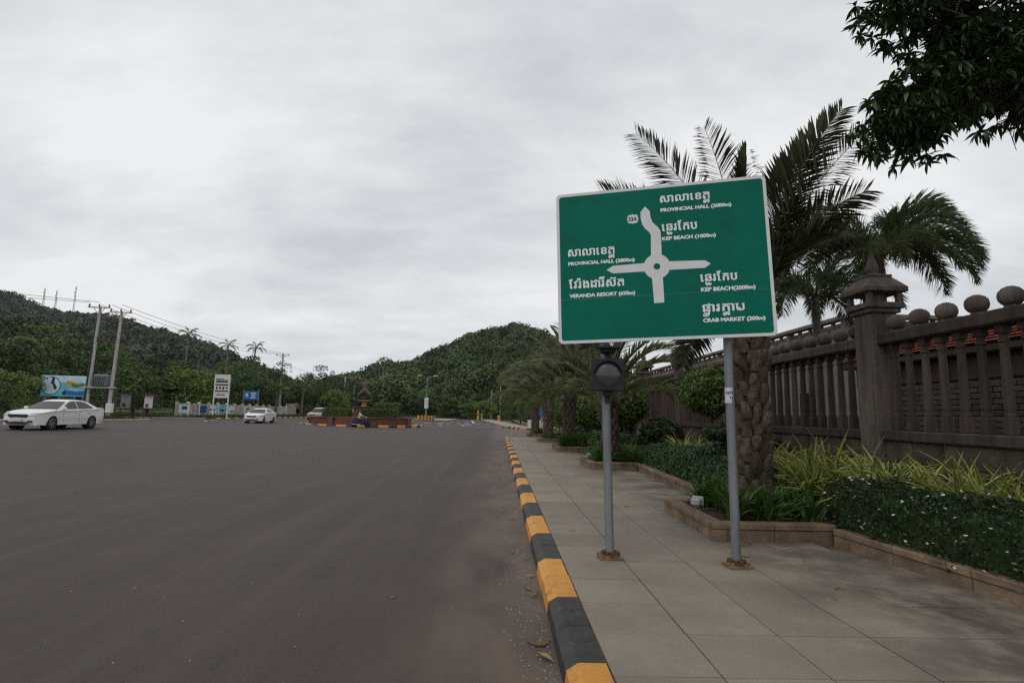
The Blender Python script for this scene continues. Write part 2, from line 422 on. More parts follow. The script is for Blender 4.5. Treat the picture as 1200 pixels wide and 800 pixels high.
# ------------------------------------------------------------------ mesh helpers
class MB:
    """collects verts and faces of one mesh"""

    def __init__(s):
        s.v, s.f, s.m = [], [], []

    def add(s, vs, fs, m=0):
        o = len(s.v)
        s.v += [tuple(map(float, v)) for v in vs]
        for f in fs:
            s.f.append(tuple(i + o for i in f))
            s.m.append(m)
        return s

    def box(s, c, size, m=0, rz=0.0, b=0.0, top=(1.0, 1.0)):
        hx, hy, hz = size[0] / 2, size[1] / 2, size[2] / 2
        vs, idx = [], {}
        b = min(b, hx * 0.8, hy * 0.8, hz * 0.8)
        for X in (-1, 1):
            for Y in (-1, 1):
                for Z in (-1, 1):
                    if b > 0:
                        for a, p in (('x', (hx, hy - b, hz - b)), ('y', (hx - b, hy, hz - b)), ('z', (hx - b, hy - b, hz))):
                            idx[X, Y, Z, a] = len(vs)
                            vs.append([X * p[0], Y * p[1], Z * p[2]])
                    else:
                        for a in 'xyz':
                            idx[X, Y, Z, a] = len(vs)
                        vs.append([X * hx, Y * hy, Z * hz])
        fs = []
        q = [(-1, -1), (1, -1), (1, 1), (-1, 1)]
        for sg in (-1, 1):
            for a, mk in (('x', lambda u, v, g: (g, u, v)), ('y', lambda u, v, g: (u, g, v)), ('z', lambda u, v, g: (u, v, g))):
                fs.append([idx[(*mk(u, v, sg), a)] for u, v in q])
        if b > 0:
            for u in (-1, 1):
                for v in (-1, 1):
                    fs.append([idx[u, v, -1, 'x'], idx[u, v, 1, 'x'], idx[u, v, 1, 'y'], idx[u, v, -1, 'y']])
                    fs.append([idx[u, -1, v, 'x'], idx[u, 1, v, 'x'], idx[u, 1, v, 'z'], idx[u, -1, v, 'z']])
                    fs.append([idx[-1, u, v, 'y'], idx[1, u, v, 'y'], idx[1, u, v, 'z'], idx[-1, u, v, 'z']])
                    for w_ in (-1, 1):
                        fs.append([idx[u, v, w_, 'x'], idx[u, v, w_, 'y'], idx[u, v, w_, 'z']])
        cr_, sr_ = cos(rz), sin(rz)
        o = []
        for x, y, z in vs:
            if z > 0:
                x *= top[0]
                y *= top[1]
            o.append((c[0] + x * cr_ - y * sr_, c[1] + x * sr_ + y * cr_, c[2] + z))
        return s.add(o, fs, m)

    def tube(s, pts, r, n=8, m=0, cap=True):
        pts = [Vector(p) for p in pts]
        rs = r if isinstance(r, (list, tuple)) else [r] * len(pts)
        vs, fs = [], []
        prev = None
        for i, p in enumerate(pts):
            d = (pts[min(i + 1, len(pts) - 1)] - pts[max(i - 1, 0)]).normalized()
            if prev is None:
                a = d.orthogonal().normalized()
            else:
                a = (prev - d * prev.dot(d)).normalized()
            prev = a
            b_ = d.cross(a)
            for k in range(n):
                t_ = 2 * pi * k / n
                vs.append(p + (a * cos(t_) + b_ * sin(t_)) * rs[i])
        for i in range(len(pts) - 1):
            for k in range(n):
                fs.append([i * n + k, i * n + (k + 1) % n, (i + 1) * n + (k + 1) % n, (i + 1) * n + k])
        if cap:
            fs.append(list(range(n))[::-1])
            fs.append([(len(pts) - 1) * n + k for k in range(n)])
        return s.add(vs, fs, m)

    def lathe(s, prof, c=(0, 0, 0), n=16, m=0, axis='z', sides=None, rot=0.0):
        vs, fs = [], []
        for r, h in prof:
            for k in range(n):
                t_ = 2 * pi * k / n + rot
                if axis == 'z':
                    vs.append((c[0] + r * cos(t_), c[1] + r * sin(t_), c[2] + h))
                elif axis == 'x':
                    vs.append((c[0] + h, c[1] + r * cos(t_), c[2] + r * sin(t_)))
                else:
                    vs.append((c[0] + r * cos(t_), c[1] + h, c[2] + r * sin(t_)))
        for i in range(len(prof) - 1):
            for k in range(n):
                fs.append([i * n + k, i * n + (k + 1) % n, (i + 1) * n + (k + 1) % n, (i + 1) * n + k])
        fs.append(list(range(n))[::-1])
        fs.append([(len(prof) - 1) * n + k for k in range(n)])
        return s.add(vs, fs, m)

    def prism(s, poly, a, b, m=0, to=None):
        """2D polygon extruded from a to b; to(u, v, w) gives the 3D point"""
        to = to or (lambda u, v, w_: (u, v, w_))
        n = len(poly)
        vs = [to(u, v, a) for u, v in poly] + [to(u, v, b) for u, v in poly]
        tris = tessellate_polygon([[Vector((u, v, 0)) for u, v in poly]])
        fs = [list(t_) for t_ in tris] + [[i + n for i in t_] for t_ in tris]
        fs += [[i, (i + 1) % n, (i + 1) % n + n, i + n] for i in range(n)]
        return s.add(vs, fs, m)

    def mesh(s, name, mats, smooth=False, recalc=True):
        me = bpy.data.meshes.new(name)
        me.from_pydata(s.v, [], s.f)
        for q in (mats if isinstance(mats, (list, tuple)) else [mats]):
            me.materials.append(q)
        me.polygons.foreach_set('material_index', s.m)
        if recalc:
            bm = bmesh.new()
            bm.from_mesh(me)
            bmesh.ops.recalc_face_normals(bm, faces=bm.faces)
            bm.to_mesh(me)
            bm.free()
        if smooth:
            me.polygons.foreach_set('use_smooth', [True] * len(me.polygons))
            if smooth != 'all':
                me.set_sharp_from_angle(angle=radians(38))
        me.update()
        return me

    def build(s, name, mats, parent=None, smooth=False, loc=None, rz=0.0, recalc=True):
        return place(name, s.mesh(name, mats, smooth, recalc), parent, loc, rz)


def place(name, me, parent=None, loc=None, rz=0.0, scale=None):
    o = bpy.data.objects.new(name, me)
    COL.objects.link(o)
    if parent is not None:
        o.parent = parent
    if loc is not None:
        o.location = loc
    if rz:
        o.rotation_euler = (0, 0, rz)
    if scale is not None:
        o.scale = scale if hasattr(scale, '__len__') else (scale,) * 3
    return o


def tag(o, label=None, cat=None, group=None, kind=None):
    for k, v in (('label', label), ('category', cat), ('group', group), ('kind', kind)):
        if v:
            o[k] = v
    return o


def thing(name, label, cat, loc=(0, 0, 0), rz=0.0, group=None):
    o = bpy.data.objects.new(name, None)
    COL.objects.link(o)
    o.location = loc
    o.rotation_euler = (0, 0, rz)
    o.empty_display_size = 0.2
    return tag(o, label, cat, group)


def dup(root, loc, rz=0.0, label=None, scale=1.0):
    r = root.copy()
    COL.objects.link(r)
    r.location = loc
    r.rotation_euler = (0, 0, rz)
    r.scale = (scale,) * 3
    if label:
        r['label'] = label
    for ch in list(root.children):
        c = ch.copy()
        COL.objects.link(c)
        c.parent = r
        for g in list(ch.children):
            d = g.copy()
            COL.objects.link(d)
            d.parent = c
    return r


def mesh_np(name, V, F, mats, tint=None, mi=None):
    """quads or triangles from numpy arrays"""
    me = bpy.data.meshes.new(name)
    V = np.ascontiguousarray(V, dtype=np.float32)
    F = np.ascontiguousarray(F, dtype=np.int32)
    me.vertices.add(len(V))
    me.vertices.foreach_set('co', V.ravel())
    me.loops.add(F.size)
    me.loops.foreach_set('vertex_index', F.ravel())
    me.polygons.add(len(F))
    me.polygons.foreach_set('loop_start', np.arange(0, F.size, F.shape[1], dtype=np.int32))
    for q in (mats if isinstance(mats, (list, tuple)) else [mats]):
        me.materials.append(q)
    if mi is not None:
        me.polygons.foreach_set('material_index', np.ascontiguousarray(mi, dtype=np.int32))
    me.update(calc_edges=True)
    if tint is not None:
        a = me.attributes.new('tint', 'FLOAT', 'POINT')
        a.data.foreach_set('value', np.ascontiguousarray(tint, dtype=np.float32))
    return me


def unit(a):
    return a / np.maximum(np.linalg.norm(a, axis=-1, keepdims=True), 1e-9)


def leaf_cards(P, Nrm, size, aspect=0.55, jitter=0.7, r=None):
    """pointed leaf quads at P, roughly facing Nrm; size is a scalar or an array"""
    r = r if r is not None else rng
    n = len(P)
    nn = unit(unit(Nrm) + jitter * r.normal(size=(n, 3)))
    t = unit(np.cross(nn, r.normal(size=(n, 3))))
    b = np.cross(nn, t)
    L = (np.ones(n) * size * r.uniform(0.7, 1.3, n))[:, None]
    W = L * aspect
    V = np.stack([P - t * L * 0.5, P + b * W * 0.5 - t * L * 0.05 + nn * L * 0.07, P + t * L * 0.5, P - b * W * 0.5 - t * L * 0.05 + nn * L * 0.07], 1).reshape(-1, 3)
    F = np.arange(4 * n).reshape(-1, 4)
    return V, F


def join_np(parts):
    Vs, Fs, o = [], [], 0
    for V, F in parts:
        Vs.append(V)
        Fs.append(F + o)
        o += len(V)
    return np.concatenate(Vs), np.concatenate(Fs)


def ss(a, b, t):
    t = min(1, max(0, (t - a) / (b - a)))
    return t * t * (3 - 2 * t)


def zr(x, y):
    """height of the road: flat by the kerb, banked up towards the far left side"""
    return -0.14 + ss(10, 24, -x) * (0.42 - 0.2 * ss(32, 56, y))


# ------------------------------------------------------------------ the setting: ground, road, pavements, hills
def sheet(name, x0, x1, y0, y1, dx, dy, zf, m, kind='structure', parent=None):
    nx, ny = max(1, round((x1 - x0) / dx)), max(1, round((y1 - y0) / dy))
    b = MB()
    vs = [(x0 + (x1 - x0) * i / nx, y0 + (y1 - y0) * j / ny) for j in range(ny + 1) for i in range(nx + 1)]
    vs = [(x, y, zf(x, y)) for x, y in vs]
    fs = [[j * (nx + 1) + i, j * (nx + 1) + i + 1, (j + 1) * (nx + 1) + i + 1, (j + 1) * (nx + 1) + i] for j in range(ny) for i in range(nx)]
    o = b.add(vs, fs).build(name, m, parent, smooth='all', recalc=False)
    if parent is None:
        tag(o, kind=kind)
    return o


def merge_sheets(name, parts, m):
    b = MB()
    for x0, x1, y0, y1, dx, dy, zf in parts:
        nx, ny = max(1, round((x1 - x0) / dx)), max(1, round((y1 - y0) / dy))
        vs = [(x0 + (x1 - x0) * i / nx, y0 + (y1 - y0) * j / ny) for j in range(ny + 1) for i in range(nx + 1)]
        b.add([(x, y, zf(x, y)) for x, y in vs],
              [[j * (nx + 1) + i, j * (nx + 1) + i + 1, (j + 1) * (nx + 1) + i + 1, (j + 1) * (nx + 1) + i] for j in range(ny) for i in range(nx)])
    o = b.build(name, m, None, smooth='all', recalc=False)
    return tag(o, kind='structure')


g = MB()
gx = [-1650, -1000, -500, -200, -100, -60] + list(range(-48, 13, 4)) + [30, 60, 120, 300, 900, 1650]
gy = [-400, -100, -30] + list(range(-20, 61, 5)) + [80, 110, 150, 200, 400, 900, 1400]
g.add([(x, y, zr(x, y) - 0.14) for y in gy for x in gx],
      [[j * len(gx) + i, j * len(gx) + i + 1, (j + 1) * len(gx) + i + 1, (j + 1) * len(gx) + i] for j in range(len(gy) - 1) for i in range(len(gx) - 1)])
tag(g.build('ground', M['ground'], smooth='all', recalc=False), kind='structure')

road = merge_sheets('road', [(-36, 0.445, -25, 175, 1.8, 4, zr), (0.445, 60, 38.4, 63.5, 6, 6, zr), (-85, -36, 58.5, 70.5, 2, 2, zr)], M['road'])
tag(merge_sheets('roadside_verge', [(-300, -36.2, -30, 58.4, 6, 6, lambda x, y: zr(x, y) + 0.12 + 0.25 * ss(-38, -44, x)),
                                    (-300, -36.2, 70.6, 176, 6, 6, lambda x, y: zr(x, y) + 0.12 + 0.2 * ss(-38, -44, x))],
                 M['verge']), kind='structure')
tag(merge_sheets('far_verge', [(3.4, 80, 66, 176, 6, 6, lambda x, y: zr(x, y) + 0.11)], M['ground']), kind='structure')

# painted markings lie on the asphalt as thin sheets
mk = []
for x in (-19, -15.6, -12.2, -8.6, -5.2):
    for y in ((78, 90, 103, 118) if x > -13 else (84, 97, 132)):
        if -16.5 < x < -9.5 and y > 100:
            continue
        mk.append((x + 0.5 * sin(x * y), y, 0.30, 3.6, 0))
for k in range(7):
    mk.append((-11 + k * 1.55, 88 + 1.5 * (k % 2), 0.6, 2.0, 0))
mk += [(-5.2, 112, 0.4, 34, 0.06), (-1.4, 70.5, 3.2, 0.45, 0), (-7.5, 71, 6.2, 0.25, 0), (-31, 60, 0.3, 2.6, 0.5), (-33.2, 66, 0.3, 3, 0.2), (-4.2, 76, 0.35, 5, -0.18)]
mm = {}
for x, y, sx_, sy_, rz in mk:
    key = (sx_, sy_)
    if key not in mm:
        mm[key] = MB().box((0, 0, 0), (sx_, sy_, 0.006)).mesh('road_marking', M['roadpaint'])
    place('road_marking', mm[key], road, (x, y, zr(x, y) + 0.007), rz)

# pavement: granite slabs on a sand bed
side = MB().box((3.3, 18.0, -0.12), (5.2, 41.0, 0.2)).build('sidewalk', M['slab_base'])
tag(side, kind='structure')
slab_me = MB().box((0, 0, -0.03), (0.639, 0.639, 0.06), b=0.004).mesh('paving_slab', M['slab'])
k = 0
late = MB()
for j in range(-2, 56):
    for i in range(6):
        x, y = 0.705 + 0.65 * (i + 0.5), 1.5 + 0.65 * (j + 0.5)
        x0 = x
        if y > 38.3:
            continue
        if i >= 5 and y > 6.8:
            continue
        dz = random.uniform(-0.003, 0.002)
        if k < 290 and y > 2.4:
            o = place('paving_slab', slab_me, side, (x, y, dz))
            o.rotation_euler = (random.uniform(-.003, .003), random.uniform(-.003, .003), 0)
            k += 1
        else:
            late.box((x, y, dz - 0.03), (0.643, 0.643, 0.06))
tag(late.build('paving_slabs', M['slab'], side), kind='stuff')

# painted kerb: 0.625 m stones, two black, two yellow in turn
prof = [(-0.13, -0.30), (-0.13, -0.14), (-0.12, -0.045), (-0.045, 0.0), (0.125, 0.0), (0.13, -0.01), (0.13, -0.30)]


def kerb_mesh(ln, m):
    return MB().prism(prof, -ln / 2 + 0.003, ln / 2 - 0.003, to=lambda u, v, w_: (u, w_, v)).mesh('kerb_stone', m)


KM = {c: kerb_mesh(0.625, M[c]) for c in ('yellow', 'black')}
kerb = thing('kerb', None, None, (0, 0, 0))
tag(kerb, kind='structure')
for i in range(-6, 57):
    y = 3.62 + 0.625 * (i + 0.5)
    c = 'black' if (i // 2) % 2 == 0 else 'yellow'
    o = place('kerb_stone', KM[c], kerb, (0.57 + random.uniform(-.003, .003), y, random.uniform(-.004, .003)), random.uniform(-.004, .004))


def kerb_run(name, pts, start=0, zoff=0.14, ln=1.25, flip=False, plain=None):
    """kerb stones along a polyline, the road on the left of the direction of travel"""
    r = tag(thing(name, None, None, (0, 0, 0)), kind='structure')
    me = {c: kerb_mesh(ln, M[c]) for c in ((plain,) if plain else ('yellow', 'black'))}
    i, carry = start, 0.0
    for a, b in zip(pts, pts[1:]):
        a, b = Vector(a), Vector(b)
        d = (b - a).length
        u = (b - a) / d
        s_ = ln / 2 - carry
        while s_ < d:
            p = a + u * s_
            c = plain or ('yellow' if i % 2 else 'black')
            place('kerb_stone', me[c], r, (p.x, p.y, zr(p.x, p.y) + zoff), atan2(u.y, u.x) - pi / 2 + (pi if flip else 0))
            s_ += ln
            i += 1
        carry = d - (s_ - ln) - ln / 2
        carry = max(-ln / 2, min(ln / 2, carry))
    return r


kerb_run('roadside_kerb', [(-36.1, 71), (-36.1, 122)], flip=True)
M['kerbpale'] = mat('pale_kerb_concrete', (0.34, 0.30, 0.25), (0.26, 0.23, 0.19), scale=3, rough=0.9)
kerb_run('unpainted_kerb', [(-36.1, -20), (-36.1, 58.2)], flip=True, plain='kerbpale')
kerb_run('side_road_kerb', [(-36.3, 58.3), (-84, 58.3)], plain='kerbpale')
kerb_run('side_road_kerb', [(-84, 70.7), (-36.3, 70.7)], plain='kerbpale')
corner = [(9, 63.4), (4.2, 63.2), (2.6, 65.2), (1.3, 72), (-0.9, 100), (-2.6, 122), (-4.4, 150)]
kerb_run('corner_kerb', corner[:4], start=0, flip=False)
kerb_run('far_kerb', corner[3:], plain='kerbpale')
b = MB()
for (x0, y0), (x1, y1) in zip(corner[1:], corner[2:]):
    o_ = len(b.v)
    b.add([(x0 + 0.1, y0, zr(x0, y0) + 0.135), (x0 + 2.6, y0 + 0.3, zr(x0, y0) + 0.135), (x1 + 2.6, y1 + 0.3, zr(x1, y1) + 0.135), (x1 + 0.1, y1, zr(x1, y1) + 0.135)], [[0, 1, 2, 3]])
tag(b.build('far_sidewalk', M['kerbpale'], recalc=False), kind='structure')

# ------------------------------------------------------------------ hills and their forest
CEN = [(-260, 3), (-200, 9), (-140.1, 21), (-122, 29), (-108, 35), (-95.6, 40), (-78.6, 39), (-64, 47), (-49.7, 55), (-38.7, 60), (-27.8, 65), (-9.3, 71.5), (9.3, 76), (24, 75), (39, 69), (69, 57), (99, 40), (129, 23), (158, 8), (300, 2)]
LEF = [(-1800, 230), (-1400, 236), (-1098, 222), (-900, 188), (-770, 169), (-749, 159), (-728, 150), (-689, 140.5), (-650, 137.5), (-598, 132), (-558, 123), (-505, 111), (-459, 99), (-419, 84), (-372, 63), (-305, 33), (-239, 12), (-150, 2), (200, 0)]


def lerp(tab, x):
    return float(np.interp(x, [a for a, _ in tab], [b_ for _, b_ in tab]))


def bump2(x, y, s_):
    return sin(x / s_ + 1.3) * cos(y / s_ * 1.2 + 0.4) + 0.5 * sin(x / s_ * 2.3 + y / s_ * 1.7)


def hill_c(x, y):
    t = (y - 165) / (480 - 165)
    f = max(0.0, t) ** 0.8 if t < 1 else max(0, 1 - ((t - 1) * 0.9) ** 2)
    return max(0, lerp(CEN, x * (480 / max(y, 200)) if y < 480 else x) - 5) * f + 2.2 * bump2(x, y, 23) * min(1, max(0, t)) * (1 - 0.8 * min(1, max(0, 1 - abs(t - 1) * 4))) - 0.3


def hill_l(x, y):
    t = (y - 250) / (850 - 250)
    f = max(0.0, t) ** 0.85 if t < 1 else max(0, 1 - ((t - 1) * 0.8) ** 2)
    return max(0, lerp(LEF, x * (850 / max(y, 420)) if y < 850 else x) - 11) * f + 5 * bump2(x, y, 55) * min(1, max(0, t)) * (1 - 0.85 * min(1, max(0, 1 - abs(t - 1) * 4))) - 0.5


def hill(name, x0, x1, y0, y1, st, f):
    return sheet(name, x0, x1, y0, y1, st, st, f, M['hillsoil'])


hill('hill', -300, 330, 165, 700, 12, hill_c)
hill('far_hill', -1600, 60, 250, 1250, 25, hill_l)


def flat_wood(x, y):
    return 0.0


def crown_template(n, r):
    """leaf cards over a lumpy half-dome of radius 1"""
    lumps = unit(r.normal(size=(9, 3)))
    lumps[:, 2] = np.abs(lumps[:, 2]) * 0.8
    lumps = lumps * 0.55
    c = lumps[r.integers(0, 9, n)]
    d = unit(r.normal(size=(n, 3)))
    d[:, 2] = np.where(d[:, 2] < -0.25, -d[:, 2], d[:, 2])
    P = c + d * 0.5
    return P, d


def forest(name, f, boxes, n, rad, cards, card, m, seed):
    r = np.random.default_rng(seed)
    temps = [crown_template(cards, r) for _ in range(6)]
    fine = [crown_template(int(cards * 2.6), r) for _ in range(5)]
    parts, tints = [], []
    count = 0
    tries = 0
    while count < n and tries < n * 4:
        tries += 1
        x0, x1, y0, y1 = boxes[r.integers(0, len(boxes))]
        x, y = r.uniform(x0, x1), r.uniform(y0, y1)
        z = f(x, y)
        if z < 0.2 and y > 240 and f is not flat_wood:
            continue
        if abs(x / y) > 1.15 and f is not flat_wood:
            continue
        R = rad * (0.55 + 0.85 * r.uniform(0, 1) ** 1.8)
        H = R * r.uniform(0.9, 1.5)
        near = y < 290
        P, d = fine[r.integers(0, 5)] if near else temps[r.integers(0, 6)]
        a = r.uniform(0, 2 * pi)
        rot = np.array([[cos(a), -sin(a), 0], [sin(a), cos(a), 0], [0, 0, 1]])
        Q = (P @ rot.T) * np.array([R, R, H]) + np.array([x, y, z + R * 0.55])
        V, F = leaf_cards(Q, d @ rot.T, card * R * (0.52 if near else 0.9), 0.92, 0.40, r)
        parts.append((V, F))
        tints.append(np.full(len(V), r.uniform(0, 1)))
        count += 1
    V, F = join_np(parts)
    o = place(name, mesh_np(name, V, F, m, np.concatenate(tints)))
    return tag(o, kind='stuff')


forest('forest', hill_c, [(-290, 300, 168, 500), (-150, 120, 166, 260), (-150, 160, 380, 520)], 2900, 5.2, 150, 0.27, M['forest'], 3)
forest('woodland', flat_wood, [(-240, -78, 45, 110), (-200, -66, 110, 200), (-120, -48, 135, 210)], 420, 3.1, 70, 0.27, M['forest'], 6)
forest('far_forest', hill_l, [(-1000, -150, 270, 900), (-900, -250, 650, 900)], 4200, 7.6, 84, 0.36, M['forest_far'], 4)

# ------------------------------------------------------------------ planting bed, planters
bed = MB()
bedpoly = [(4.22, 6.95), (4.75, 1.4), (6.4, 1.4), (6.4, 38), (3.2, 38), (3.3, 23.5), (3.95, 15.9), (3.85, 9.2)]
bed.prism(bedpoly, -0.1, 0.12)
tag(bed.build('planting_bed', M['soil']), kind='structure')
stone_me = {}


def edging(root, p0, p1, h=0.22, ox=0.0, depth=0.17, cap=0.20, st=0.82):
    """a course of sandstone blocks with a coping course on it, from p0 to p1 (root at the world origin)"""
    a, b_ = Vector((*p0, 0)), Vector((*p1, 0))
    d = (b_ - a).length
    n = max(1, round(d / st))
    u = (b_ - a) / d
    ang = atan2(u.y, u.x)
    ln = d / n
    key = round(ln, 2), h, depth
    if key not in stone_me:
        stone_me[key] = (MB().box((0, 0, (h - 0.08) / 2 - 0.02), (ln - 0.006, depth, h - 0.08 + 0.04), b=0.008).mesh('edging_stone', M['tan']),
                         MB().box((0, 0, h - 0.04), (ln - 0.006, cap, 0.078), b=0.012).mesh('coping_stone', M['tan']))
    for i in range(n):
        p = a + u * (i + 0.5) * ln
        place('edging_stone', stone_me[key][0], root, (p.x, p.y, random.uniform(-.003, .003)), ang + random.uniform(-.006, .006))
        place('coping_stone', stone_me[key][1], root, (p.x, p.y, random.uniform(-.003, .003)), ang + random.uniform(-.006, .006))


def ring(root, x0, x1, y0, y1, front_only=False):
    e = 0.10
    edging(root, (x0 + e, y0), (x0 + e, y1))
    edging(root, (x0, y0 + e), (x1, y0 + e))
    edging(root, (x0, y1 - e), (x1, y1 - e))


PLANT = [(2.68, 4.25, 7.05, 9.12, 'sandstone planter box at the foot of the right sign post, holding the thick palm'),
         (2.60, 4.05, 15.95, 17.9, 'sandstone planter box behind the left sign post, second nearest along the pavement'),
         (2.45, 3.85, 23.5, 25.6, 'sandstone planter box third nearest along the pavement, tall bushy greenery spilling over'),
         (2.25, 3.5, 31.2, 33.2, 'low sandstone planter box fourth along the pavement, next to last before the junction'),
         (2.05, 3.3, 39.2, 41.2, 'small low sandstone planter box farthest along the pavement, by the junction')]
for x0, x1, y0, y1, lab in PLANT:
    t = thing('planter', lab, 'planter', (0, 0, 0), 0, 'planter boxes along the pavement')
    ring(t, x0, x1, y0, y1)
    MB().box(((x0 + x1) / 2 + 0.1, (y0 + y1) / 2, 0.06), (x1 - x0 - 0.25, y1 - y0 - 0.25, 0.18)).build('soil', M['soil'], t)
for p0, p1, lab in (((4.23, 6.98), (4.78, 1.6), 'long sandstone edging in front of the flowering hedge at the lower right'),
                    ((4.04, 15.95), (3.78, 9.12), 'sandstone edging between the two nearest planters, seen between the sign posts'),
                    ((3.85, 23.5), (3.95, 17.9), 'short sandstone edging between the second and third planters')):
    t = thing('bed_edging', lab, 'bed edging', (0, 0, 0), 0, 'stone edgings of the planting bed')
    edging(t, p0, p1, st=0.95, h=0.2)

# ------------------------------------------------------------------ carved stone fence
FX = 5.92
PY = [3.85, 8.535, 13.2, 17.85, 22.7, 27.4, 32.1, 36.8]
fence = thing('stone_fence', 'dark brown carved stone fence of balusters, ball finials and capped pillars behind the planting bed', 'fence', (FX, 8.31, 0))
FL = lambda y: y - 8.31
pm = MB()
pm.box((0, 0, 1.59), (0.43, 0.43, 3.2), b=0.025)
pm.box((0, 0, 0.5), (0.52, 0.52, 1.0), b=0.03)
pillar_me = pm.mesh('pillar', M['stone'])
cp = MB()
cp.box((0, 0, 3.225), (0.50, 0.50, 0.07), b=0.012)
cp.box((0, 0, 3.305), (0.585, 0.585, 0.09), b=0.015)
for sx_ in (-1, 1):
    for sy_ in (-1, 1):
        cp.box((sx_ * 0.23, sy_ * 0.23, 3.43), (0.07, 0.07, 0.16))
cp.box((0, 0, 3.43), (0.22, 0.22, 0.16))
cp.box((0, 0, 3.555), (0.665, 0.665, 0.09), b=0.015)
cp.box((0, 0, 3.685), (0.63, 0.63, 0.17), top=(0.56, 0.56))
cp.box((0, 0, 3.79), (0.38, 0.38, 0.04), b=0.008)
cap_me = cp.mesh('pillar_cap', M['stone'])
fin_me = MB().lathe([(0.115, 3.80), (0.115, 3.84), (0.075, 3.86), (0.10, 3.91), (0.092, 3.95), (0.055, 4.07), (0.015, 4.21), (0.005, 4.25)], n=12).mesh('finial', M['stone'], smooth=True)
for y in PY:
    p = place('pillar', pillar_me, fence, (0, FL(y), 0))
    place('pillar_cap', cap_me, p)
    place('finial', fin_me, p)
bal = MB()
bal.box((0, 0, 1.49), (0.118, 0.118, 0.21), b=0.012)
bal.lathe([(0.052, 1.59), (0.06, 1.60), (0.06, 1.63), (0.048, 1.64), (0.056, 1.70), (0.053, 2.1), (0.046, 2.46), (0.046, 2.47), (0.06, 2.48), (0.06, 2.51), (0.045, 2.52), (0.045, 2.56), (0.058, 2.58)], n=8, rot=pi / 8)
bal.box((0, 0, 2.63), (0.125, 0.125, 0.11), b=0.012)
bal_me = bal.mesh('baluster', M['stone_shaded'])
ball = MB()
ball.box((0, 0, 2.868), (0.12, 0.12, 0.05), b=0.01)
ball.lathe([(0.04, 2.88), (0.092, 2.902), (0.122, 2.945), (0.131, 2.995), (0.121, 3.045), (0.088, 3.085), (0.04, 3.108), (0.008, 3.113)], n=16)
ball_me = ball.mesh('ball_finial', M['stone'], smooth=True)
blk = {}
for y0, y1 in zip(PY, PY[1:]):
    a, c = y0 + 0.215, y1 - 0.215
    mid, ln = (a + c) / 2, c - a
    if ('r', round(ln, 2)) not in blk:
        k_ = round(ln, 2)
        blk['r', k_] = MB().box((0, 0, 2.765), (0.30, ln, 0.17), b=0.02).box((0, 0, 2.70), (0.22, ln, 0.05)).mesh('top_rail', M['stone_shaded'])
        blk['b', k_] = MB().box((0, 0, 1.315), (0.34, ln, 0.15), b=0.02).mesh('bottom_rail', M['stone_shaded'])
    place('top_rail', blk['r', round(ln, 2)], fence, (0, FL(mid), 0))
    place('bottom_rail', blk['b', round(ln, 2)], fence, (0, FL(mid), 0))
    n = round(ln / 0.296)
    for i in range(n):
        place('baluster', bal_me, fence, (random.uniform(-.005, .005), FL(a + (i + 0.5) * ln / n), 0), random.uniform(-.02, .02))
    n = round(ln / 0.485)
    for i in range(n):
        place('ball_finial', ball_me, fence, (random.uniform(-.008, .008), FL(a + (i + 0.5) * ln / n), random.uniform(-.006, .004)), random.uniform(0, 3))
    # rusticated wall blocks below the rail
    for r_ in range(4):
        h = 0.31
        cuts = [0]
        while cuts[-1] < ln - 0.6:
            cuts.append(cuts[-1] + random.choice((0.55, 0.75, 0.95)))
        cuts[-1:] = [ln] if ln - cuts[-1] < 0.5 else [cuts[-1], ln]
        for u0, u1 in zip(cuts, cuts[1:]):
            q = round(u1 - u0, 1)
            w_ = u1 - u0
            if ('s', round(w_, 2)) not in blk:
                blk['s', round(w_, 2)] = MB().box((0, 0, 0), (0.26, w_ - 0.012, h - 0.012), b=0.02).mesh('wall_block', M['block'])
            place('wall_block', blk['s', round(w_, 2)], fence, (random.uniform(-.012, .012), FL(a + (u0 + u1) / 2), h * (r_ + 0.5)))
    MB().box((0, 0, 0.62), (0.2, ln, 1.24)).build('wall_core', M['mortar'], fence, loc=(0, FL(mid), 0))

# ------------------------------------------------------------------ the direction sign
SB = Vector((1.855, 6.0, 0))
sign = thing('direction_sign', 'large green roundabout direction sign with Khmer and English lettering on two grey posts', 'road sign', SB)
Q0, Q1, Q3 = Vector((0.607, 6.234, 4.063)), Vector((2.825, 5.675, 4.138)), Vector((0.663, 6.189, 2.297))
SW, SH = 2.288, 1.767
su = (Q1 - Q0).normalized()
sv = (Q3 - Q0)
sv = (sv - su * sv.dot(su)).normalized()
sn = su.cross(sv).normalized()
if sn.y > 0:
    sn = -sn      # towards the viewer


def sp(u, v, d=0.0):
    return Q0 + su * u + sv * v + sn * d - SB


def rrect(x0, y0, x1, y1, r, n=5):
    P = []
    for cx_, cy_, a in ((x1 - r, y0 + r, -90), (x1 - r, y1 - r, 0), (x0 + r, y1 - r, 90), (x0 + r, y0 + r, 180)):
        for i in range(n + 1):
            t_ = radians(a + 90 * i / n)
            P.append((cx_ + r * cos(t_), cy_ + r * sin(t_)))
    return P


MB().prism(rrect(0, 0, SW, SH, 0.05), -0.018, 0.0, to=sp).build('border', M['white'], sign)
seam = 1.262
tp = [p for p in rrect(0.034, 0.034, SW - 0.034, SH - 0.034, 0.03)]
upper = [p for p in tp[:6]] + [(SW - 0.034, seam - 0.001), (0.034, seam - 0.001)] + [p for p in tp[18:]]
lower = [(SW - 0.034, seam + 0.001)] + tp[6:18] + [(0.034, seam + 0.001)]
MB().prism(upper, 0.0003, 0.0016, to=sp).build('upper_sheet', M['green'], sign)
MB().prism(lower, 0.0003, 0.0020, to=sp).build('lower_sheet', M['green'], sign)
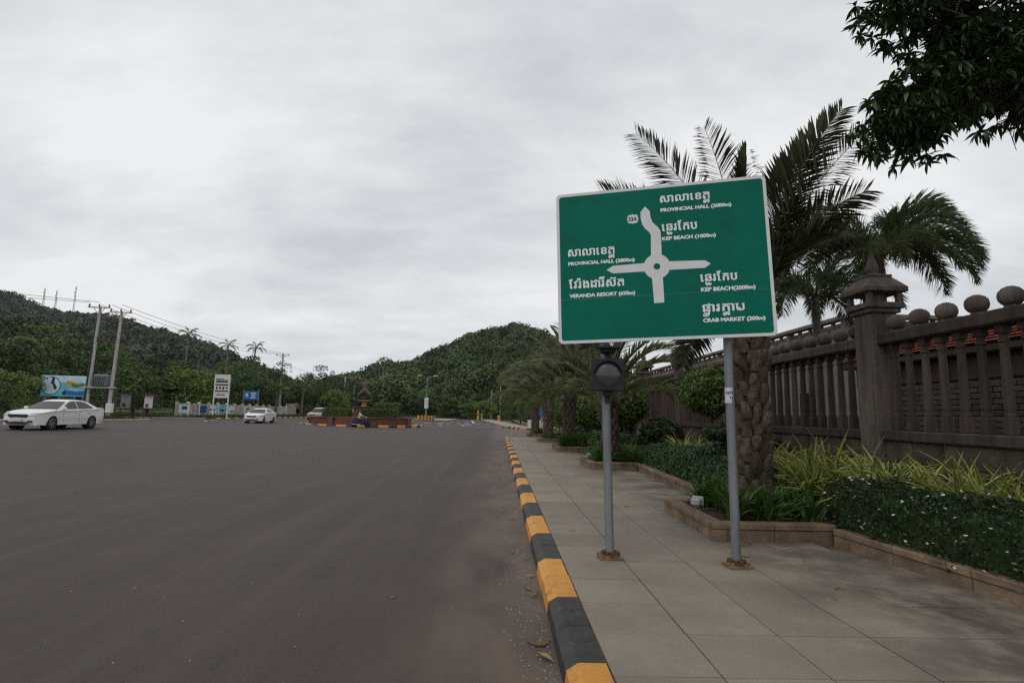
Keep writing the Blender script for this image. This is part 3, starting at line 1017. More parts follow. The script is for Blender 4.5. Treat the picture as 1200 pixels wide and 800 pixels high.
# rivets and dents of the sheet
rv = MB()
for u, v in ((0.55, 0.12), (0.45, 0.30), (1.4, 0.1), (2.05, 0.12), (0.42, 0.45), (1.83, 0.52), (1.68, 0.75), (2.05, 0.6), (0.5, 1.52), (1.2, 1.55), (2.0, 1.3), (0.24, 1.55), (0.83, 0.62), (0.5, 1.33)):
    rv.prism([(u + 0.007 * cos(t_ * pi / 4), v + 0.007 * sin(t_ * pi / 4)) for t_ in range(8)], 0.0015, 0.004, to=sp)
rv.build('rivets', M['darkprint'], sign)


def arc(cx_, cy_, r, a0, a1, n=7):
    return [(cx_ + r * cos(radians(a0 + (a1 - a0) * i / n)), cy_ + r * sin(radians(a0 + (a1 - a0) * i / n))) for i in range(n + 1)]


cu, cv = 1.107, 0.943
arrow = ([(1.007, 0.236), (1.058, 0.298), (1.064, 0.375), (1.083, 0.432), (1.140, 0.494), (1.160, 0.530), (1.166, 0.580), (1.164, 0.815)]
         + arc(cu, cv, 0.142, -66, -20) + [(1.612, 0.910), (1.674, 0.952), (1.612, 0.995)]
         + arc(cu, cv, 0.142, 20, 66) + [(1.168, 1.354), (1.060, 1.355)]
         + arc(cu, cv, 0.142, 114, 160) + [(0.628, 0.990), (0.555, 0.945), (0.630, 0.902)]
         + arc(cu, cv, 0.142, 200, 246) + [(1.058, 0.58), (1.045, 0.545), (0.996, 0.495), (0.970, 0.445), (0.956, 0.375), (0.955, 0.30)])
MB().prism(arrow, 0.0014, 0.0032, to=sp).build('arrow_diagram', M['white'], sign)
MB().prism(arc(cu, cv, 0.036, 0, 345, 23), 0.0028, 0.0042, to=sp).build('roundabout_dot', M['green'], sign)
shield = []
for i in range(40):
    t_ = 2 * pi * i / 40
    c_, s_ = cos(t_), sin(t_)
    e = 1.0 / (abs(c_) ** 3.2 + abs(s_) ** 3.2) ** (1 / 3.2)
    e *= 1 + 0.055 * cos(8 * t_)
    shield.append((0.867 + 0.060 * c_ * e, 0.372 + 0.052 * s_ * e))
MB().prism(shield, 0.0014, 0.0032, to=sp).build('route_shield', M['white'], sign)


def text_shape(body, bold=0.0):
    """outline triangles of one line of type, in em"""
    cu_ = bpy.data.curves.new('type', 'FONT')
    cu_.body = body
    cu_.size = 1
    cu_.resolution_u = 3
    cu_.offset = bold
    o = bpy.data.objects.new('type', cu_)
    COL.objects.link(o)
    dg = bpy.context.evaluated_depsgraph_get()
    me = bpy.data.meshes.new_from_object(o.evaluated_get(dg))
    vs = [(v.co.x, v.co.y) for v in me.vertices]
    fs = [tuple(p.vertices) for p in me.polygons]
    bpy.data.objects.remove(o)
    bpy.data.curves.remove(cu_)
    bpy.data.meshes.remove(me)
    return vs, fs


def lay(shape, u0, u1, vtop, vbase, emtop, d=0.0026, parent=sign, m='letter', name='lettering', to=sp, heavy=0.0):
    """a line of type fitted between u0 and u1, cap height emtop reaching from vbase to vtop"""
    vs, fs = shape
    xa, xb = min(v[0] for v in vs), max(v[0] for v in vs)
    kx, ky = (u1 - u0) / (xb - xa), (vbase - vtop) / emtop
    b_ = MB()
    for i, (ox, oy) in enumerate(((0, 0), (0.03, 0.0), (-0.03, 0.0), (0, 0.024), (0, -0.024)) if heavy else ((0, 0),)):
        b_.add([to(u0 + (x - xa + ox * heavy) * kx, vbase - (y + oy * heavy) * ky, d + 0.00025 * i) for x, y in vs], fs)
    return b_.build(name, M[m], parent, recalc=False)


def strokes(lines, w_=0.066):
    """glyph drawn as flat pen strokes"""
    vs, fs = [], []
    for pts in lines:
        pts = [Vector(p) for p in pts]
        o = len(vs)
        for i, p in enumerate(pts):
            d = (pts[min(i + 1, len(pts) - 1)] - pts[max(i - 1, 0)]).normalized()
            q = Vector((-d.y, d.x)) * w_ / 2
            vs += [tuple(p + q), tuple(p - q)]
        fs += [(o + 2 * i, o + 2 * i + 1, o + 2 * i + 3, o + 2 * i + 2) for i in range(len(pts) - 1)]
    return vs, fs


loop_ = [(.165 + .075 * cos(t_ * pi / 6), .085 + .075 * sin(t_ * pi / 6)) for t_ in range(13)]
arch_ = [(.51, .30), (.45, .385), (.34, .425), (.22, .41), (.135, .34), (.11, .24), (.11, .05)]
GL = {'ត': strokes([[(.08, .555), (.545, .555)], [(.515, .57), (.515, 0.0)], arch_, loop_]),
      'ម': strokes([[(.03, .545), (.17, .555), (.11, .44), (.12, .08), (.19, .03), (.44, .03), (.525, .10), (.525, .44), (.45, .50), (.565, .555)], [(.33, .03), (.30, .16), (.22, .22), (.13, .2)]]),
      'sub_ta': strokes([[(.515, .56), (.515, 0.0)], arch_, loop_, [(.33, .42), (.33, .1)]], 0.10),
      'sub_no': strokes([[(.05, .5), (.12, .15), (.25, .05), (.33, .3), (.42, .45), (.5, .2), (.6, .05), (.7, .35)]], 0.12),
      'sub_so': strokes([[(.0, .2), (.15, .02), (.5, .0), (.68, .2), (.74, .7), (.76, 1.8)], [(.15, .45), (.35, .2), (.5, .5)]], 0.12)}


def khmer(seq):
    """visual-order Khmer: (glyph, how) with how '' = on the line, '_' = subscript, '^' = mark over the last glyph"""
    vs, fs, pen, last = [], [], 0.0, (0, 0)

    def put(g, ox, oy, sx_=1.0, sy_=1.0):
        if g not in GL:
            GL[g] = text_shape(g, 0.0)
        o = len(vs)
        vs.extend((x * sx_ + ox, y * sy_ + oy) for x, y in GL[g][0])
        fs.extend(tuple(i + o for i in f) for f in GL[g][1])
        return min(x for x, y in GL[g][0]), max(x for x, y in GL[g][0])
    for g, how in seq:
        if how == '':
            a, b_ = put(g, pen, 0)
            last = (pen + a, pen + b_)
            pen += b_ + 0.10
        elif how == '_':
            xs = [x for x, y in GL.get(g, GL.setdefault(g, text_shape(g, 0.0)))[0]]
            k_ = (last[1] - last[0]) / (max(xs) - min(xs)) * 0.95
            put(g, last[0] - min(xs) * k_, -0.37, k_, 0.55)
        elif how == '^':
            put(g, pen, 0.0)
    return vs, fs


PH = [('ស', ''), ('ា', ''), ('ល', ''), ('ា', ''), ('េ', ''), ('ខ', ''), ('ត', ''), ('sub_ta', '_')]
KB = [('េ', ''), ('ឆ', ''), ('sub_no', '_'), ('រ', ''), ('ែ', ''), ('ក', ''), ('ប', '')]
VR = [('ែ', ''), ('វ', ''), ('រ', ''), ('៉', '^'), ('ង', ''), ('ដ', ''), ('ា', ''), ('រ', ''), ('ី', '^'), ('ស', ''), ('៊', '^'), ('ត', '')]
CM = [('ផ', ''), ('sub_so', '_'), ('ា', ''), ('រ', ''), ('ក', ''), ('sub_ta', '_'), ('ា', ''), ('ម', '')]
for seq, u0, u1, vt, vb in ((PH, 1.178, 1.700, 0.133, 0.207), (KB, 1.180, 1.553, 0.467, 0.543), (PH, 0.130, 0.648, 0.680, 0.757),
                            (VR, 0.131, 0.740, 1.060, 1.136), (KB, 1.556, 1.930, 1.070, 1.145), (CM, 1.560, 1.982, 1.404, 1.479)):
    lay(khmer(seq), u0, u1, vt, vb, 0.586, heavy=1.0)
EN = [('PROVINCIAL HALL (2000m)', 1.178, 1.920, 0.279, 0.317), ('KEP BEACH (1000m)', 1.180, 1.740, 0.612, 0.650), ('PROVINCIAL HALL (2800m)', 0.129, 0.868, 0.826, 0.864),
      ('VERANDA RESORT (650m)', 0.136, 0.858, 1.204, 1.243), ('KEP BEACH(2000m)', 1.559, 2.103, 1.214, 1.254), ('CRAB MARKET (200m)', 1.561, 2.178, 1.553, 1.592)]
for s_, u0, u1, vt, vb in EN:
    lay(text_shape(s_, 0.0), u0, u1, vt - 0.002, vb, 0.73, heavy=1.9)
lay(text_shape('33A', 0.0), 0.822, 0.912, 0.348, 0.394, 0.73, d=0.0040, m='ink', name='route_number', heavy=1.3)

pole_l = [Vector((1.225, 6.155, -0.02)), Vector((1.175, 6.16, 2.0)), Vector((1.13, 6.165, 3.95))]
pole_r = [Vector((2.484, 5.90, -0.02)), Vector((2.46, 5.90, 2.0)), Vector((2.44, 5.905, 3.98))]
for p in (pole_l, pole_r):
    o = MB().tube([q - SB for q in p], 0.047, n=16).build('post', M['galv'], sign, smooth=True)
for vv in (0.35, 1.4):
    MB().prism(rrect(0.15, vv - 0.025, SW - 0.15, vv + 0.025, 0.005, 1), -0.05, -0.019, to=sp).build('back_rail', M['galv'], sign)
for q, rot in ((pole_l[0], 0.05), (pole_r[0], 0.12)):
    f = MB()
    f.box((0, 0, 0.012), (0.24, 0.21, 0.025), rz=rot)
    f.box((0.03, 0.08, 0.03), (0.19, 0.05, 0.03), rz=rot + 0.2)
    for k in range(22):
        a = random.uniform(0, 6.28)
        r_ = random.uniform(0.06, 0.12)
        f.box((r_ * cos(a), r_ * sin(a) * 0.8, 0.03), (random.uniform(.02, .06), random.uniform(.02, .05), random.uniform(.015, .05)), rz=a)
    f.build('broken_footing', M['mortar'], sign, loc=Vector((q.x, q.y, 0)) - SB)
    f = MB()
    f.lathe([(0.09, 0.02), (0.085, 0.045), (0.055, 0.05), (0.052, 0.075)], n=12)
    for k in range(9):
        a = k * 0.7
        f.box((0.075 * cos(a), 0.075 * sin(a), 0.05), (0.035, 0.03, 0.05), rz=a)
    f.build('rusty_collar', M['rust'], sign, loc=Vector((q.x, q.y, 0)) - SB)

# paper sticker wrapped round the right post
stk = thing('sticker', 'small white paper sticker with violet writing wrapped round the right sign post', 'sticker', (2.455, 5.90, 1.75))
b = MB()
n = 8
a0, a1 = radians(185), radians(355)
P = [(0.0485 * cos(a0 + (a1 - a0) * i / n), 0.0485 * sin(a0 + (a1 - a0) * i / n)) for i in range(n + 1)]
b.add([(x, y, -0.08) for x, y in P] + [(x * 1.0, y, 0.085) for x, y in P], [[i, i + 1, i + n + 2, i + n + 1] for i in range(n)])
b.build('paper', M['paper'], stk, recalc=False)
b = MB()
for i in range(5):
    a = radians(215 + i * 25)
    b.box((0.0492 * cos(a), 0.0492 * sin(a), 0.03 + random.uniform(-.004, .004)), (0.014, 0.001, 0.026), rz=a + pi / 2)
for i in range(2):
    a = radians(262 + i * 22)
    b.box((0.0492 * cos(a), 0.0492 * sin(a), -0.02), (0.010, 0.001, 0.018), rz=a + pi / 2)
b.build('writing', M['violet_ink'], stk)

# solar warning lamp on the left post
LB = Vector((1.19, 6.10, 1.95))
sig = thing('warning_lamp', 'square black warning lamp with one round dark lens on the left sign post', 'traffic signal', LB, -0.17)
hw = 0.178
fr = MB()
sq = [(-hw, -hw), (hw, -hw), (hw, hw), (-hw, hw)]
fr.box((0, -0.05, 0), (2 * hw, 0.16, 2 * hw), b=0.012)
fr.build('housing', M['plastic'], sig)
v_ = MB()
nn_ = 28
vs, fs = [], []
for r_, y_ in ((0.146, -0.131), (0.154, -0.131), (0.154, -0.235), (0.146, -0.235)):
    for i in range(nn_ + 1):
        t_ = radians(-20 + 220 * i / nn_)
        yy = y_ if y_ > -0.2 else -0.131 - 0.05 * max(0.1, sin(max(0, t_)) ** 0.5 if 0 < t_ < pi else 0.1)
        vs.append((r_ * cos(t_), yy, r_ * sin(t_)))
m_ = nn_ + 1
for r_ in range(4):
    for i in range(nn_):
        fs.append([r_ * m_ + i, r_ * m_ + i + 1, ((r_ + 1) % 4) * m_ + i + 1, ((r_ + 1) % 4) * m_ + i])
v_.add(vs, fs)
v_.build('visor', M['plastic'], sig, smooth=True)
MB().lathe([(0.162, -0.125), (0.162, -0.138), (0.140, -0.138), (0.140, -0.13)], n=32, axis='y').build('lens_ring', M['plastic'], sig, smooth=True)
MB().lathe([(0.142, -0.128), (0.138, -0.134), (0.11, -0.148), (0.06, -0.163), (0.01, -0.166)], n=32, axis='y').build('lens', M['lens'], sig, smooth=True)
MB().tube([(0.0, 0.01, -0.30), (0.0, 0.01, 0.34)], 0.032, n=10).box((0, 0.0, -0.2), (0.12, 0.14, 0.05)).build('bracket', M['plastic'], sig)
MB().box((0, -0.02, 0.30), (0.25, 0.24, 0.03), b=0.008).box((0, -0.02, 0.27), (0.17, 0.16, 0.06), b=0.02).build('solar_panel', M['plastic'], sig)

# ------------------------------------------------------------------ palms
def frond_np(L, elev, droop, nl=60, ll=0.46, fox=False, r=None, twist=0.0, wf=0.046, v_ang=0.55, w0=0.022, petiole=0.16):
    """one pinnate frond in the XZ plane: rachis (tube) + leaflets as narrow strips. Returns (V quads, F), (V tube, F tube)"""
    r = r or rng
    n = 14
    pts, ang = [np.zeros(3)], elev
    for i in range(n):
        t = (i + 0.5) / n
        a = elev - droop * t ** 1.5
        pts.append(pts[-1] + np.array([cos(a), 0, sin(a)]) * L / n)
    pts = np.array(pts)
    tv, tf = [], []
    for i, p in enumerate(pts):
        t = i / n
        d = unit(pts[min(i + 1, n)] - pts[max(i - 1, 0)])
        up = np.array([-d[2], 0, d[0]])
        w_ = (w0 * (1 - t) + 0.004) * (2.2 if i == 0 else 1)
        tv += [p + np.array([0, w_, 0]), p + up * w_ * 0.7, p - np.array([0, w_, 0]), p - up * w_ * 0.6]
    for i in range(n):
        for k in range(4):
            tf.append([i * 4 + k, i * 4 + (k + 1) % 4, i * 4 + 4 + (k + 1) % 4, i * 4 + 4 + k])
    V = []
    rows = 1 if not fox else 3
    for k in range(nl * rows):
        t = petiole + (1 - petiole) * ((k // rows) + 0.5) / nl
        s_ = t * n
        i = min(n - 1, int(s_))
        p = pts[i] + (pts[i + 1] - pts[i]) * (s_ - i)
        d = unit(pts[i + 1] - pts[i])
        up = np.array([-d[2], 0, d[0]])
        env = min(1, (t - petiole) / 0.18 + 0.45) * (1 - max(0, (t - 0.62) / 0.38) ** 1.6 * 0.62)
        for sgn in (-1, 1):
            if fox:
                phi = r.uniform(-0.9, 1.25)
            else:
                phi = v_ang + r.normal() * 0.14
            fwd = 0.62 + 0.55 * t + r.normal() * 0.07
            ph2 = phi if not twist else phi + sgn * twist * min(1, t * 1.6)
            lat = np.array([0, sgn, 0]) * cos(ph2) + up * sin(ph2)
            dirn = unit(lat + d * fwd)
            l = ll * env * r.uniform(0.88, 1.1)
            wd = l * wf + 0.006
            side = unit(np.cross(dirn, d + 0.4 * up))
            sag = np.array([0, 0, -1.0]) * l * (0.10 if not fox else 0.16) * r.uniform(0.4, 1.5)
            a = p
            b_ = p + dirn * l * 0.55
            c = p + dirn * l + sag
            V += [a - side * wd * 0.4, a + side * wd * 0.4, b_ + side * wd, b_ - side * wd,
                  b_ - side * wd, b_ + side * wd, c + side * wd * 0.12, c - side * wd * 0.12]
    V = np.array(V)
    F = np.arange(len(V)).reshape(-1, 4)
    return (V, F), (np.array(tv), np.array(tf))


def frond_mesh(name, leafm, **kw):
    (V, F), (tv, tf) = frond_np(**kw)
    VV, FF = join_np([(V, F), (tv, tf)])
    mi = np.concatenate([np.zeros(len(F)), np.ones(len(tf))])
    return mesh_np(name, VV, FF, [leafm, M['rachis']], mi=mi)


scale_me = []
for k in range(4):
    b = MB()
    w_, h_ = random.uniform(.13, .165), random.uniform(.20, .27)
    o_ = random.uniform(.055, .085)
    b.add([(0.0, -w_ / 2, 0), (0.0, w_ / 2, 0), (0.03, w_ * .48, h_ * .45), (0.03, -w_ * .48, h_ * .45), (o_ * .9, w_ * .24, h_), (o_ * .9, -w_ * .24, h_),
           (-0.06, -w_ / 2, 0), (-0.06, w_ / 2, 0), (-0.06, w_ * .22, h_), (-0.06, -w_ * .22, h_), (o_, 0, h_ * .42), (0.025, 0, -.01)],
          [[0, 11, 10, 3], [11, 1, 2, 10], [3, 10, 5], [10, 2, 4], [10, 4, 5], [5, 4, 8, 9], [0, 3, 9, 6], [3, 5, 9], [2, 1, 7, 8], [4, 2, 8], [6, 7, 1, 11, 0]])
    scale_me.append(b.mesh('leaf_base', M['palmbark']))

FM = {'far': [frond_mesh('frond', M['palm_far'], L=3.0 * random.uniform(.92, 1.06), elev=e, droop=d_, nl=54, ll=0.5, twist=tw_)
              for e, d_, tw_ in ((1.48, 0.7, 0.5), (1.35, 1.0, 0.7), (1.2, 1.35, -0.6), (1.0, 1.55, 0.5), (0.75, 1.6, 0.5), (0.35, 1.4, -0.4))]}


def date_palm(label, loc, trunk_h, r0, r1, kind, nf, seed, bases, spec=None, group='date palms in the planter boxes', scale=1.0, crown=1.0):
    rr = random.Random(seed)
    t = thing('date_palm', label, 'palm tree', loc, 0, group)
    prof_ = [(r0 * 1.12, -0.05), (r0, 0.35), (r0 * 0.94, trunk_h * 0.5), (r1, trunk_h * 0.92), (r1 * 0.8, trunk_h + 0.12), (0.05, trunk_h + 0.3)]
    tr = MB().lathe(prof_, n=16).build('trunk', M['palmcore'], t, smooth='all')
    rows = int(trunk_h / 0.16) + 1
    joint = MB()
    for i in range(rows):
        z = 0.0 + i * 0.16
        rad = np.interp(z, [h for _, h in prof_], [q for q, _ in prof_])
        nper = max(6, round(2 * pi * rad / 0.185))
        for k in range(nper):
            a = 2 * pi * (k + 0.5 * (i % 2)) / nper + rr.uniform(-.13, .13)
            if bases and -3.4 < a - (2 * pi if a > pi else 0) < 0.4 or (bases and a > pi * 0.95):
                o = place('leaf_base', scale_me[rr.randrange(4)], tr, (rad * cos(a) * 0.97, rad * sin(a) * 0.97, z + rr.uniform(-.04, .04)), a, scale=rr.uniform(0.9, 1.25))
                o.rotation_euler = (rr.uniform(-.18, .18), rr.uniform(-.05, .22), a)
            else:
                me_ = scale_me[rr.randrange(4)]
                c_, s_ = cos(a), sin(a)
                joint.add([(rad * c_ + v.co.x * c_ - v.co.y * s_, rad * s_ + v.co.x * s_ + v.co.y * c_, z + v.co.z) for v in me_.vertices], [tuple(p.vertices) for p in me_.polygons])
    if joint.v:
        tag(joint.build('leaf_bases', M['palmbark'], tr, recalc=False), kind='stuff')
    # old petiole stubs under the crown
    for k in range(9):
        a = k * 2.4 + rr.uniform(-.3, .3)
        e = rr.uniform(0.6, 1.1)
        p0 = Vector((r1 * 0.8 * cos(a), r1 * 0.8 * sin(a), trunk_h - 0.1))
        MB().tube([p0, p0 + Vector((cos(a) * 0.12, sin(a) * 0.12, 0.25)), p0 + Vector((cos(a) * 0.4 * cos(e), sin(a) * 0.4 * cos(e), 0.6 * sin(e) + 0.1))], [0.06, 0.04, 0.02], n=5).build('petiole', M['rachis'], t)
    for i in range(nf):
        az = i * 2.399 + rr.uniform(-.2, .2)
        which = min(5, int(6 * (i / nf) ** 0.9))
        sc = rr.uniform(0.85, 1.08)
        if spec and i < len(spec):
            az_, el_, dr_, L_, tw_ = spec[i]
            o = place('frond', frond_mesh('frond', M['palm'], L=L_, elev=el_, droop=dr_, nl=104, ll=0.58, twist=tw_, v_ang=0.32, wf=0.052 if el_ > 1.25 or az_ > 170 else 0.034), t, (0, 0, trunk_h + 0.05), radians(az_))
            continue
        o = place('frond', FM[kind][which], t, (0.06 * cos(az), 0.06 * sin(az), trunk_h + 0.05), az, scale=sc * scale * crown)
        o.rotation_euler = (rr.uniform(-.12, .12), rr.uniform(-.1, .1), az)
    return t


# near palm: azimuth (180 deg left, -90 towards the viewer), elevation, droop, length, twist of the blade
NEAR = [(178, 1.30, 0.60, 3.45, 1.3), (150, 1.50, 0.25, 3.3, 1.3), (5, 1.28, 0.42, 4.0, 1.3), (-10, 1.20, 0.5, 3.6, -1.3), (183, 0.98, 0.70, 3.05, 1.25), (60, 1.48, 0.35, 3.1, 1.0),
        (20, 1.22, 1.0, 2.6, 1.1), (-6, 1.12, 1.2, 2.3, -1.1), (215, 0.8, 1.2, 2.6, 0.3), (150, 0.7, 1.3, 3.0, 0.4), (100, 1.1, 1.0, 3.2, 0.3), 
        (165, 0.3, 1.2, 2.6, 0.5), (70, 0.5, 1.7, 2.2, 0.5), (95, 0.3, 1.3, 2.6, 0.3), (12, 1.36, 0.5, 3.4, 1.2), (-3, 1.14, 0.8, 2.9, 1.3)]
date_palm('tall thick scaly date palm right behind the direction sign, fronds rising over its top edge', (3.72, 8.2, 0.1), 2.85, 0.212, 0.200, 'near', len(NEAR), 5, True, NEAR)
date_palm('short date palm growing behind the left sign post, its crown under the sign', (3.3, 16.6, 0.1), 1.75, 0.22, 0.23, 'far', 20, 6, False)
date_palm('bushy date palm with a stout dark trunk in the third planter along the pavement', (3.08, 24.4, 0.1), 2.2, 0.24, 0.24, 'far', 22, 7, False, crown=1.2)
date_palm('date palm in the fourth planter along the pavement, left of the stoutest one', (2.85, 32.2, 0.1), 2.0, 0.25, 0.24, 'far', 22, 8, False, crown=1.15)
date_palm('farthest date palm of the row, at the end of the pavement by the junction', (2.62, 40.2, 0.1), 2.0, 0.24, 0.23, 'far', 22, 9, False, crown=1.25)

FXM = [frond_mesh('frond', M['foxtail'], L=2.45 * random.uniform(.95, 1.08), elev=e, droop=d_, nl=50, ll=0.50, fox=True, w0=0.03, petiole=0.12, wf=0.020) for e, d_ in ((1.25, 1.7), (0.95, 2.0), (0.62, 2.0), (0.3, 1.75))]


def foxtail(label, loc, h, spec, sc=1.0):
    t = thing('foxtail_palm', label, 'palm tree', loc, 0, 'foxtail palms behind the stone fence')
    MB().lathe([(0.17, -0.1), (0.13, 0.5), (0.105, h * 0.7), (0.10, h - 0.7), (0.12, h - 0.6), (0.085, h - 0.05), (0.03, h + 0.1)], n=12).build('trunk', M['smoothbark'], t, smooth='all')
    for az, k, s_ in spec:
        o = place('frond', FXM[k], t, (0.05 * cos(az), 0.05 * sin(az), h - 0.05), az, scale=s_ * sc)
    return t


R_ = radians
foxtail('foxtail palm with bushy drooping fronds rising above the capped fence pillar', (8.5, 12.0, 0.0), 5.3,
        [(R_(8), 0, 1.15), (R_(-8), 1, 1.05), (R_(-30), 2, 0.95), (R_(20), 2, 1.0), (R_(180), 1, 1.0), (R_(160), 2, 1.0), (R_(205), 2, 1.0), (R_(90), 1, 1.0), (R_(60), 2, 1.0), (R_(120), 1, 1.0), (R_(-85), 2, 0.75), (R_(-60), 3, 0.8), (R_(-110), 3, 0.8),
         (R_(40), 0, 1.0), (R_(190), 3, 1.0), (R_(170), 0, 0.95), (R_(-12), 2, 1.05), (R_(-22), 3, 0.95), (R_(12), 3, 1.0), (R_(-60), 1, 0.85), (R_(225), 3, 0.9), (R_(-5), 0, 0.95)], 0.93)
foxtail('slimmer foxtail palm further left behind the fence, fronds hanging beside the sign edge', (8.75, 15.0, 0.0), 5.0,
        [(R_(175), 1, 0.95), (R_(150), 2, 0.95), (R_(200), 2, 1.0), (R_(215), 3, 0.95), (R_(10), 1, 1.0), (R_(-20), 2, 1.0), (R_(60), 2, 1.0), (R_(110), 1, 1.0), (R_(-75), 3, 0.9), (R_(30), 3, 0.9), (R_(-10), 0, 1.0), (R_(185), 3, 1.1), (R_(-110), 2, 0.9)])

# ------------------------------------------------------------------ hedges, bedding plants, topiary
def hedge(label, pts, width, z0, z1, n, size, leafm, flowers=0, lump=0.03, seed=1, group=None, cat='hedge', name='hedge'):
    """clipped hedge along a centre line: dark core with small leaves standing out of it"""
    r = np.random.default_rng(seed)
    P = [np.array(p, float) for p in pts]
    a, b_ = P[0], P[1]
    L = np.linalg.norm(b_ - a)
    u = (b_ - a) / L
    nrm = np.array([u[1], -u[0]])
    h = z1 - z0
    base = (a + b_) / 2
    t = thing(name, label, cat, (base[0], base[1], z0), 0, group)
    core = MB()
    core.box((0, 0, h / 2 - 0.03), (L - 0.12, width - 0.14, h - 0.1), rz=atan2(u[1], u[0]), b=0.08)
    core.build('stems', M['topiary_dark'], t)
    # points on the rounded box surface
    per = np.array([h, width, h])
    s_ = r.uniform(0, 1, n)
    which = r.choice(3, n, p=per / per.sum())
    along = r.uniform(-L / 2, L / 2, n)
    v_ = r.uniform(0, 1, n)
    off = np.where(which == 0, -width / 2, np.where(which == 2, width / 2, (v_ - 0.5) * width))
    zz_ = np.where(which == 1, h, v_ * h)
    # ends
    e = r.uniform(0, 1, n) < 0.5 * width / (L + width)
    along = np.where(e, np.sign(r.normal(size=n)) * L / 2, along)
    off = np.where(e, r.uniform(-width / 2, width / 2, n), off)
    zz_ = np.where(e, v_ * h, zz_)
    # round the shoulders
    k_ = np.clip((zz_ / h - 0.8) / 0.2, 0, 1) * np.clip((np.abs(off) / (width / 2) - 0.75) / 0.25, 0, 1)
    off *= 1 - 0.10 * k_
    zz_ -= 0.06 * k_ * h
    bulge = lump * (np.sin(along * 7.1 + off * 5) + np.sin(along * 13.7 + zz_ * 9 + 2) + np.sin(zz_ * 17 + along * 4))
    nr = np.stack([np.where(which == 1, 0, np.sign(off)) * nrm[0], np.where(which == 1, 0, np.sign(off)) * nrm[1], np.where(which == 1, 1.0, 0.25)], 1)
    Q = np.stack([u[0] * along + nrm[0] * off, u[1] * along + nrm[1] * off, zz_], 1) + unit(nr) * (bulge + r.uniform(-0.06, 0.035, n))[:, None]
    V, F = leaf_cards(Q, nr, size, 0.6, 0.75, r)
    tag(place('foliage', mesh_np('foliage', V, F, leafm), t), kind='stuff')
    if flowers:
        k = r.choice(n, flowers, replace=False)
        fl = MB()
        for i in k:
            if which[i] == 0 and zz_[i] < 0.1:
                continue
            c = Q[i] + unit(nr)[i] * 0.055
            m_ = Matrix.Rotation(r.uniform(0, 6), 3, 'Z') @ Matrix.Rotation(r.uniform(-.7, .7), 3, 'X') @ Matrix.Rotation(r.uniform(-.7, .7), 3, 'Y')
            vs, fs = [tuple(c)], []
            rad = r.uniform(0.013, 0.022)
            for q in range(5):
                for da in (-0.42, 0, 0.42):
                    aa = 2 * pi * q / 5 + da
                    rr_ = rad * (1.0 if da == 0 else 0.72)
                    p = m_ @ Vector((rr_ * cos(aa), rr_ * sin(aa), 0.003))
                    vs.append((c[0] + p.x, c[1] + p.y, c[2] + p.z))
                o = 1 + q * 3
                fs.append([0, o, o + 1, o + 2])
            fl.add(vs, fs)
        tag(fl.build('blossoms', M['flower'], t, recalc=False), kind='stuff')
    return t


HG = 'clipped hedges in the planting bed'
hedge('long low clipped hedge dotted with white flowers at the lower right', [(4.64, 7.3), (5.06, 1.6)], 0.84, 0.10, 0.74, 26000, 0.040, M['hedge'], 330, 0.028, 21, HG)
hedge('bluish clipped hedge between the two sign posts, next to the thick palm', [(4.28, 9.25), (4.42, 12.3)], 0.74, 0.10, 0.78, 11000, 0.05, M['hedge2'], 30, 0.02, 22, HG)
hedge('clipped bluish hedge right of the left sign post, farther along the bed', [(4.42, 12.5), (4.5, 15.7)], 0.74, 0.10, 0.76, 9000, 0.06, M['hedge2'], 0, 0.03, 23, HG)
hedge('clipped hedge strip between the second and third planters', [(4.25, 18.2), (4.2, 23.2)], 0.9, 0.1, 0.85, 7000, 0.09, M['hedge2'], 0, 0.03, 24, HG)
hedge('far clipped hedge strip between the third and fourth planters', [(4.1, 26.2), (4.0, 31.0)], 0.8, 0.1, 0.7, 3000, 0.13, M['hedge'], 0, 0.04, 25, HG)


def strap_clump(n, length, width, lean, r, stripe=False, seg=5):
    """arching strap leaves from one root; returns V, F (quads) and a material index"""
    Vs, Fs, mi, o = [], [], [], 0
    for i in range(n):
        az = r.uniform(0, 2 * pi)
        L = length * r.uniform(0.6, 1.15)
        w_ = width * r.uniform(0.7, 1.2)
        e0 = radians(88) - abs(r.normal()) * lean * 0.55
        dr = r.uniform(0.5, 1.7) * lean
        p = np.array([r.normal() * 0.04, r.normal() * 0.04, 0.0])
        d2 = np.array([cos(az), sin(az), 0])
        sd_ = np.array([-sin(az), cos(az), 0])
        prof_ = [0.7, 1.0, 1.0, 0.85, 0.55, 0.06]
        twist_ = r.normal() * 0.35
        for k in range(seg + 1):
            t = k / seg
            a = e0 - dr * t ** 1.6
            s2 = unit(sd_ + np.array([0, 0, 1]) * twist_)
            hw_ = w_ * 0.5 * np.interp(t, np.linspace(0, 1, 6), prof_)
            up = np.array([-sin(a) * d2[0], -sin(a) * d2[1], cos(a)])
            if stripe:
                Vs += [p + s2 * hw_ + up * hw_ * 0.4, p + s2 * hw_ * 0.3, p - s2 * hw_ * 0.3, p - s2 * hw_ + up * hw_ * 0.4]
            else:
                Vs += [p + s2 * hw_ + up * hw_ * 0.4, p, p - s2 * hw_ + up * hw_ * 0.4]
            p = p + (d2 * cos(a) + np.array([0, 0, 1]) * sin(a)) * L / seg
        c = 4 if stripe else 3
        for k in range(seg):
            for q in range(c - 1):
                Fs.append([o + k * c + q, o + k * c + q + 1, o + (k + 1) * c + q + 1, o + (k + 1) * c + q])
                mi.append(1 if stripe and q == 1 else 0)
        o += c * (seg + 1)
    return np.array(Vs), np.array(Fs), np.array(mi)


